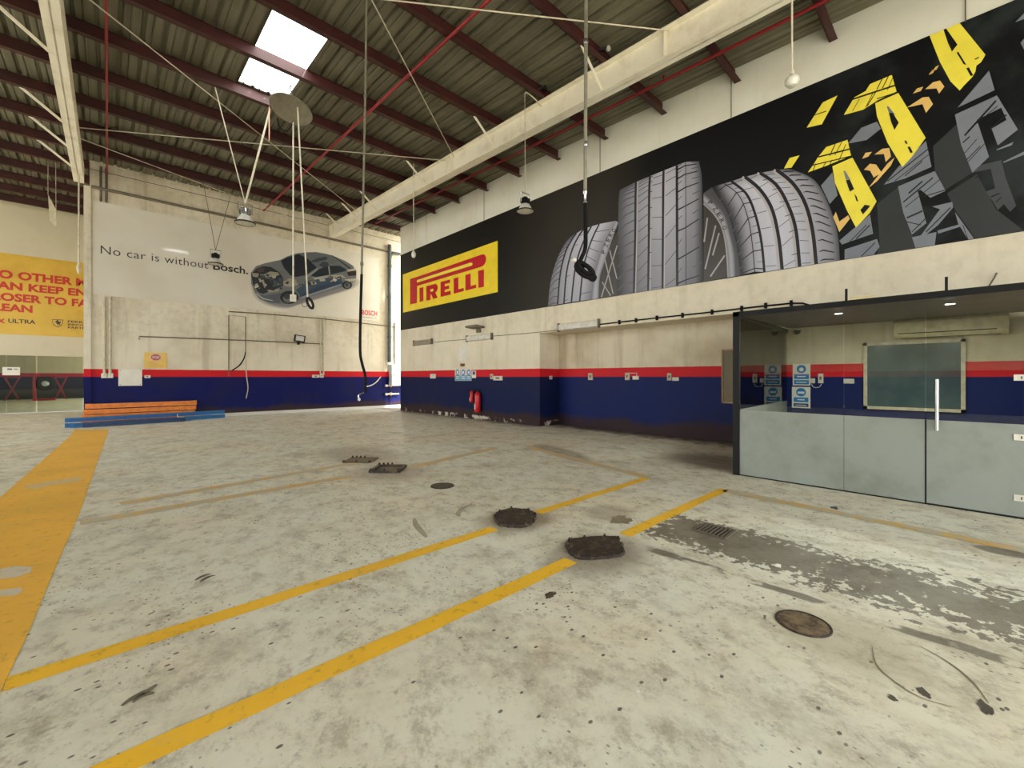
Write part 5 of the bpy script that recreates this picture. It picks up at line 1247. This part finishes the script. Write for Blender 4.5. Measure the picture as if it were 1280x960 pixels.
arc('thin curved crack arcing to the lower right oil spot', [(1150, 808), (1185, 828), (1215, 852), (1236, 880)], .009, (138, 126, 98))
arc('upper dark scratch of the scuff between walkway and yellow line', [(244, 726), (250, 722), (256, 719.5), (263, 718)], .03, (104, 95, 78))
arc('lower dark scratch of the scuff between walkway and yellow line', [(250, 728), (256, 724), (262, 721), (269, 719.5)], .03, (106, 97, 80))
arc('dark curling smear below the long yellow line', [(152, 883), (163, 875), (176, 868), (186, 863), (196, 856)], .035, (122, 113, 94))
arc('short dark smear beside the curling one', [(166, 879), (174, 872), (184, 868), (193, 867)], .03, (124, 115, 96))
# litter
for i, (px, py, s, lab) in enumerate(((970, 707.5, .035, 'crumpled white paper scrap on the bare concrete strip'), (797, 864, .012, 'small white paper scrap at bottom centre'), (583, 739, .016, 'white paint flake left of the near yellow line'), (762, 738, .012, 'tiny white flake in front of the nearest tar pad'), (633, 716, .016, 'small grey flake between the two yellow lines'))):
    cx, cy = on_floor(px, py); rg = random.Random(i); vs = [(cx, cy, s*.4)]; n = 9
    for k2 in range(n):
        a = 6.283*k2/n; r = s*rg.uniform(.6, 1.1); vs.append((cx+r*math.cos(a), cy+r*math.sin(a), rg.uniform(.001, .3*s)))
    tag(MB().add(vs, [(0, 1+k2, 1+(k2+1) % n) for k2 in range(n)]).build('paper_scrap', M_paper), lab, 'litter')

# racking beams piled by the wall
def channel(name, a, b, w, h, mat, label, group, endmat=None):
    """pressed rack beam: C profile from a to b (a, b on its lower centre line) with end plates"""
    a, b = Vector(a), Vector(b); t = thing(name, label, 'rack beam', a, group); d = (b-a).normalized(); r = d.cross(Vector((0, 0, 1))).normalized(); up = r.cross(d)
    def B(u0, u1, v0, v1):
        m = MB(); vs = [p+r*u+up*v for p in (a, b) for u, v in ((u0, v0), (u1, v0), (u1, v1), (u0, v1))]
        return m.add(vs, [(0, 1, 2, 3), (7, 6, 5, 4), (0, 4, 5, 1), (1, 5, 6, 2), (2, 6, 7, 3), (3, 7, 4, 0)])
    m = B(-w/2, w/2, h*.02, h*.30); q = B(-w/2, w/2, h*.62, h*.97); m.add(q.v, q.f); q = B(-w/2+.03, w/2-.03, 0, h); m.add(q.v, q.f)
    m.build('beam_section', mat, t)
    for p, s in ((a, 1), (b, -1)):
        q = p+d*(.01*s); MB().bar(q+up*(-.0), q+up*(h*1.04), .02, w*1.12, d).build('end_plate', mat, t)
    return t
yo = YB-.30
for i in range(4):
    z = .002+i*.152; so_ = (.0, .05, -.03, .04)[i]
    channel('racking_beam', (-.52+.03*i, yo-.02+so_, z), (2.06+.02*i, yo+.14+so_*.5, z), .13, .128 if i < 3 else .14, M_orange, ('orange rack beam at the bottom of its stack', 'second orange rack beam from the floor', 'third orange rack beam from the floor', 'topmost orange rack beam against the navy wall')[i], 'orange rack beams')
yb2 = YB-1.0
for i in range(2):
    channel('racking_post', (-.80, yb2-.02+.04*i, .002+.14*i), (2.85, yb2+.42+.04*i, .002+.14*i), .13, .115, M_blue, ('lower blue rack post under the top blue one', 'long light blue rack post on top of the blue pile')[i], 'blue rack posts')
channel('racking_post', (-.45, yb2-.32, .002), (1.72, yb2-.08, .002), .12, .13, M_dblue, 'short dark blue rack post at the front of the pile', 'blue rack posts')
channel('racking_post', (-.70, yb2-.18, .002), (1.9, yb2+.12, .002), .11, .12, M_blue, 'blue rack post lying behind the short dark one', 'blue rack posts')
p = Vector((1.66, yb2-.1, .135))
o = thing('scrap_bracket', 'small pale bracket lying on the end of the dark blue post', 'bracket', p)
MB().box(p.x-.09, p.y-.05, p.z, p.x+.09, p.y+.05, p.z+.02).box(p.x-.09, p.y-.05, p.z, p.x-.07, p.y+.05, p.z+.1).build('angle_plate', M_condl, o)
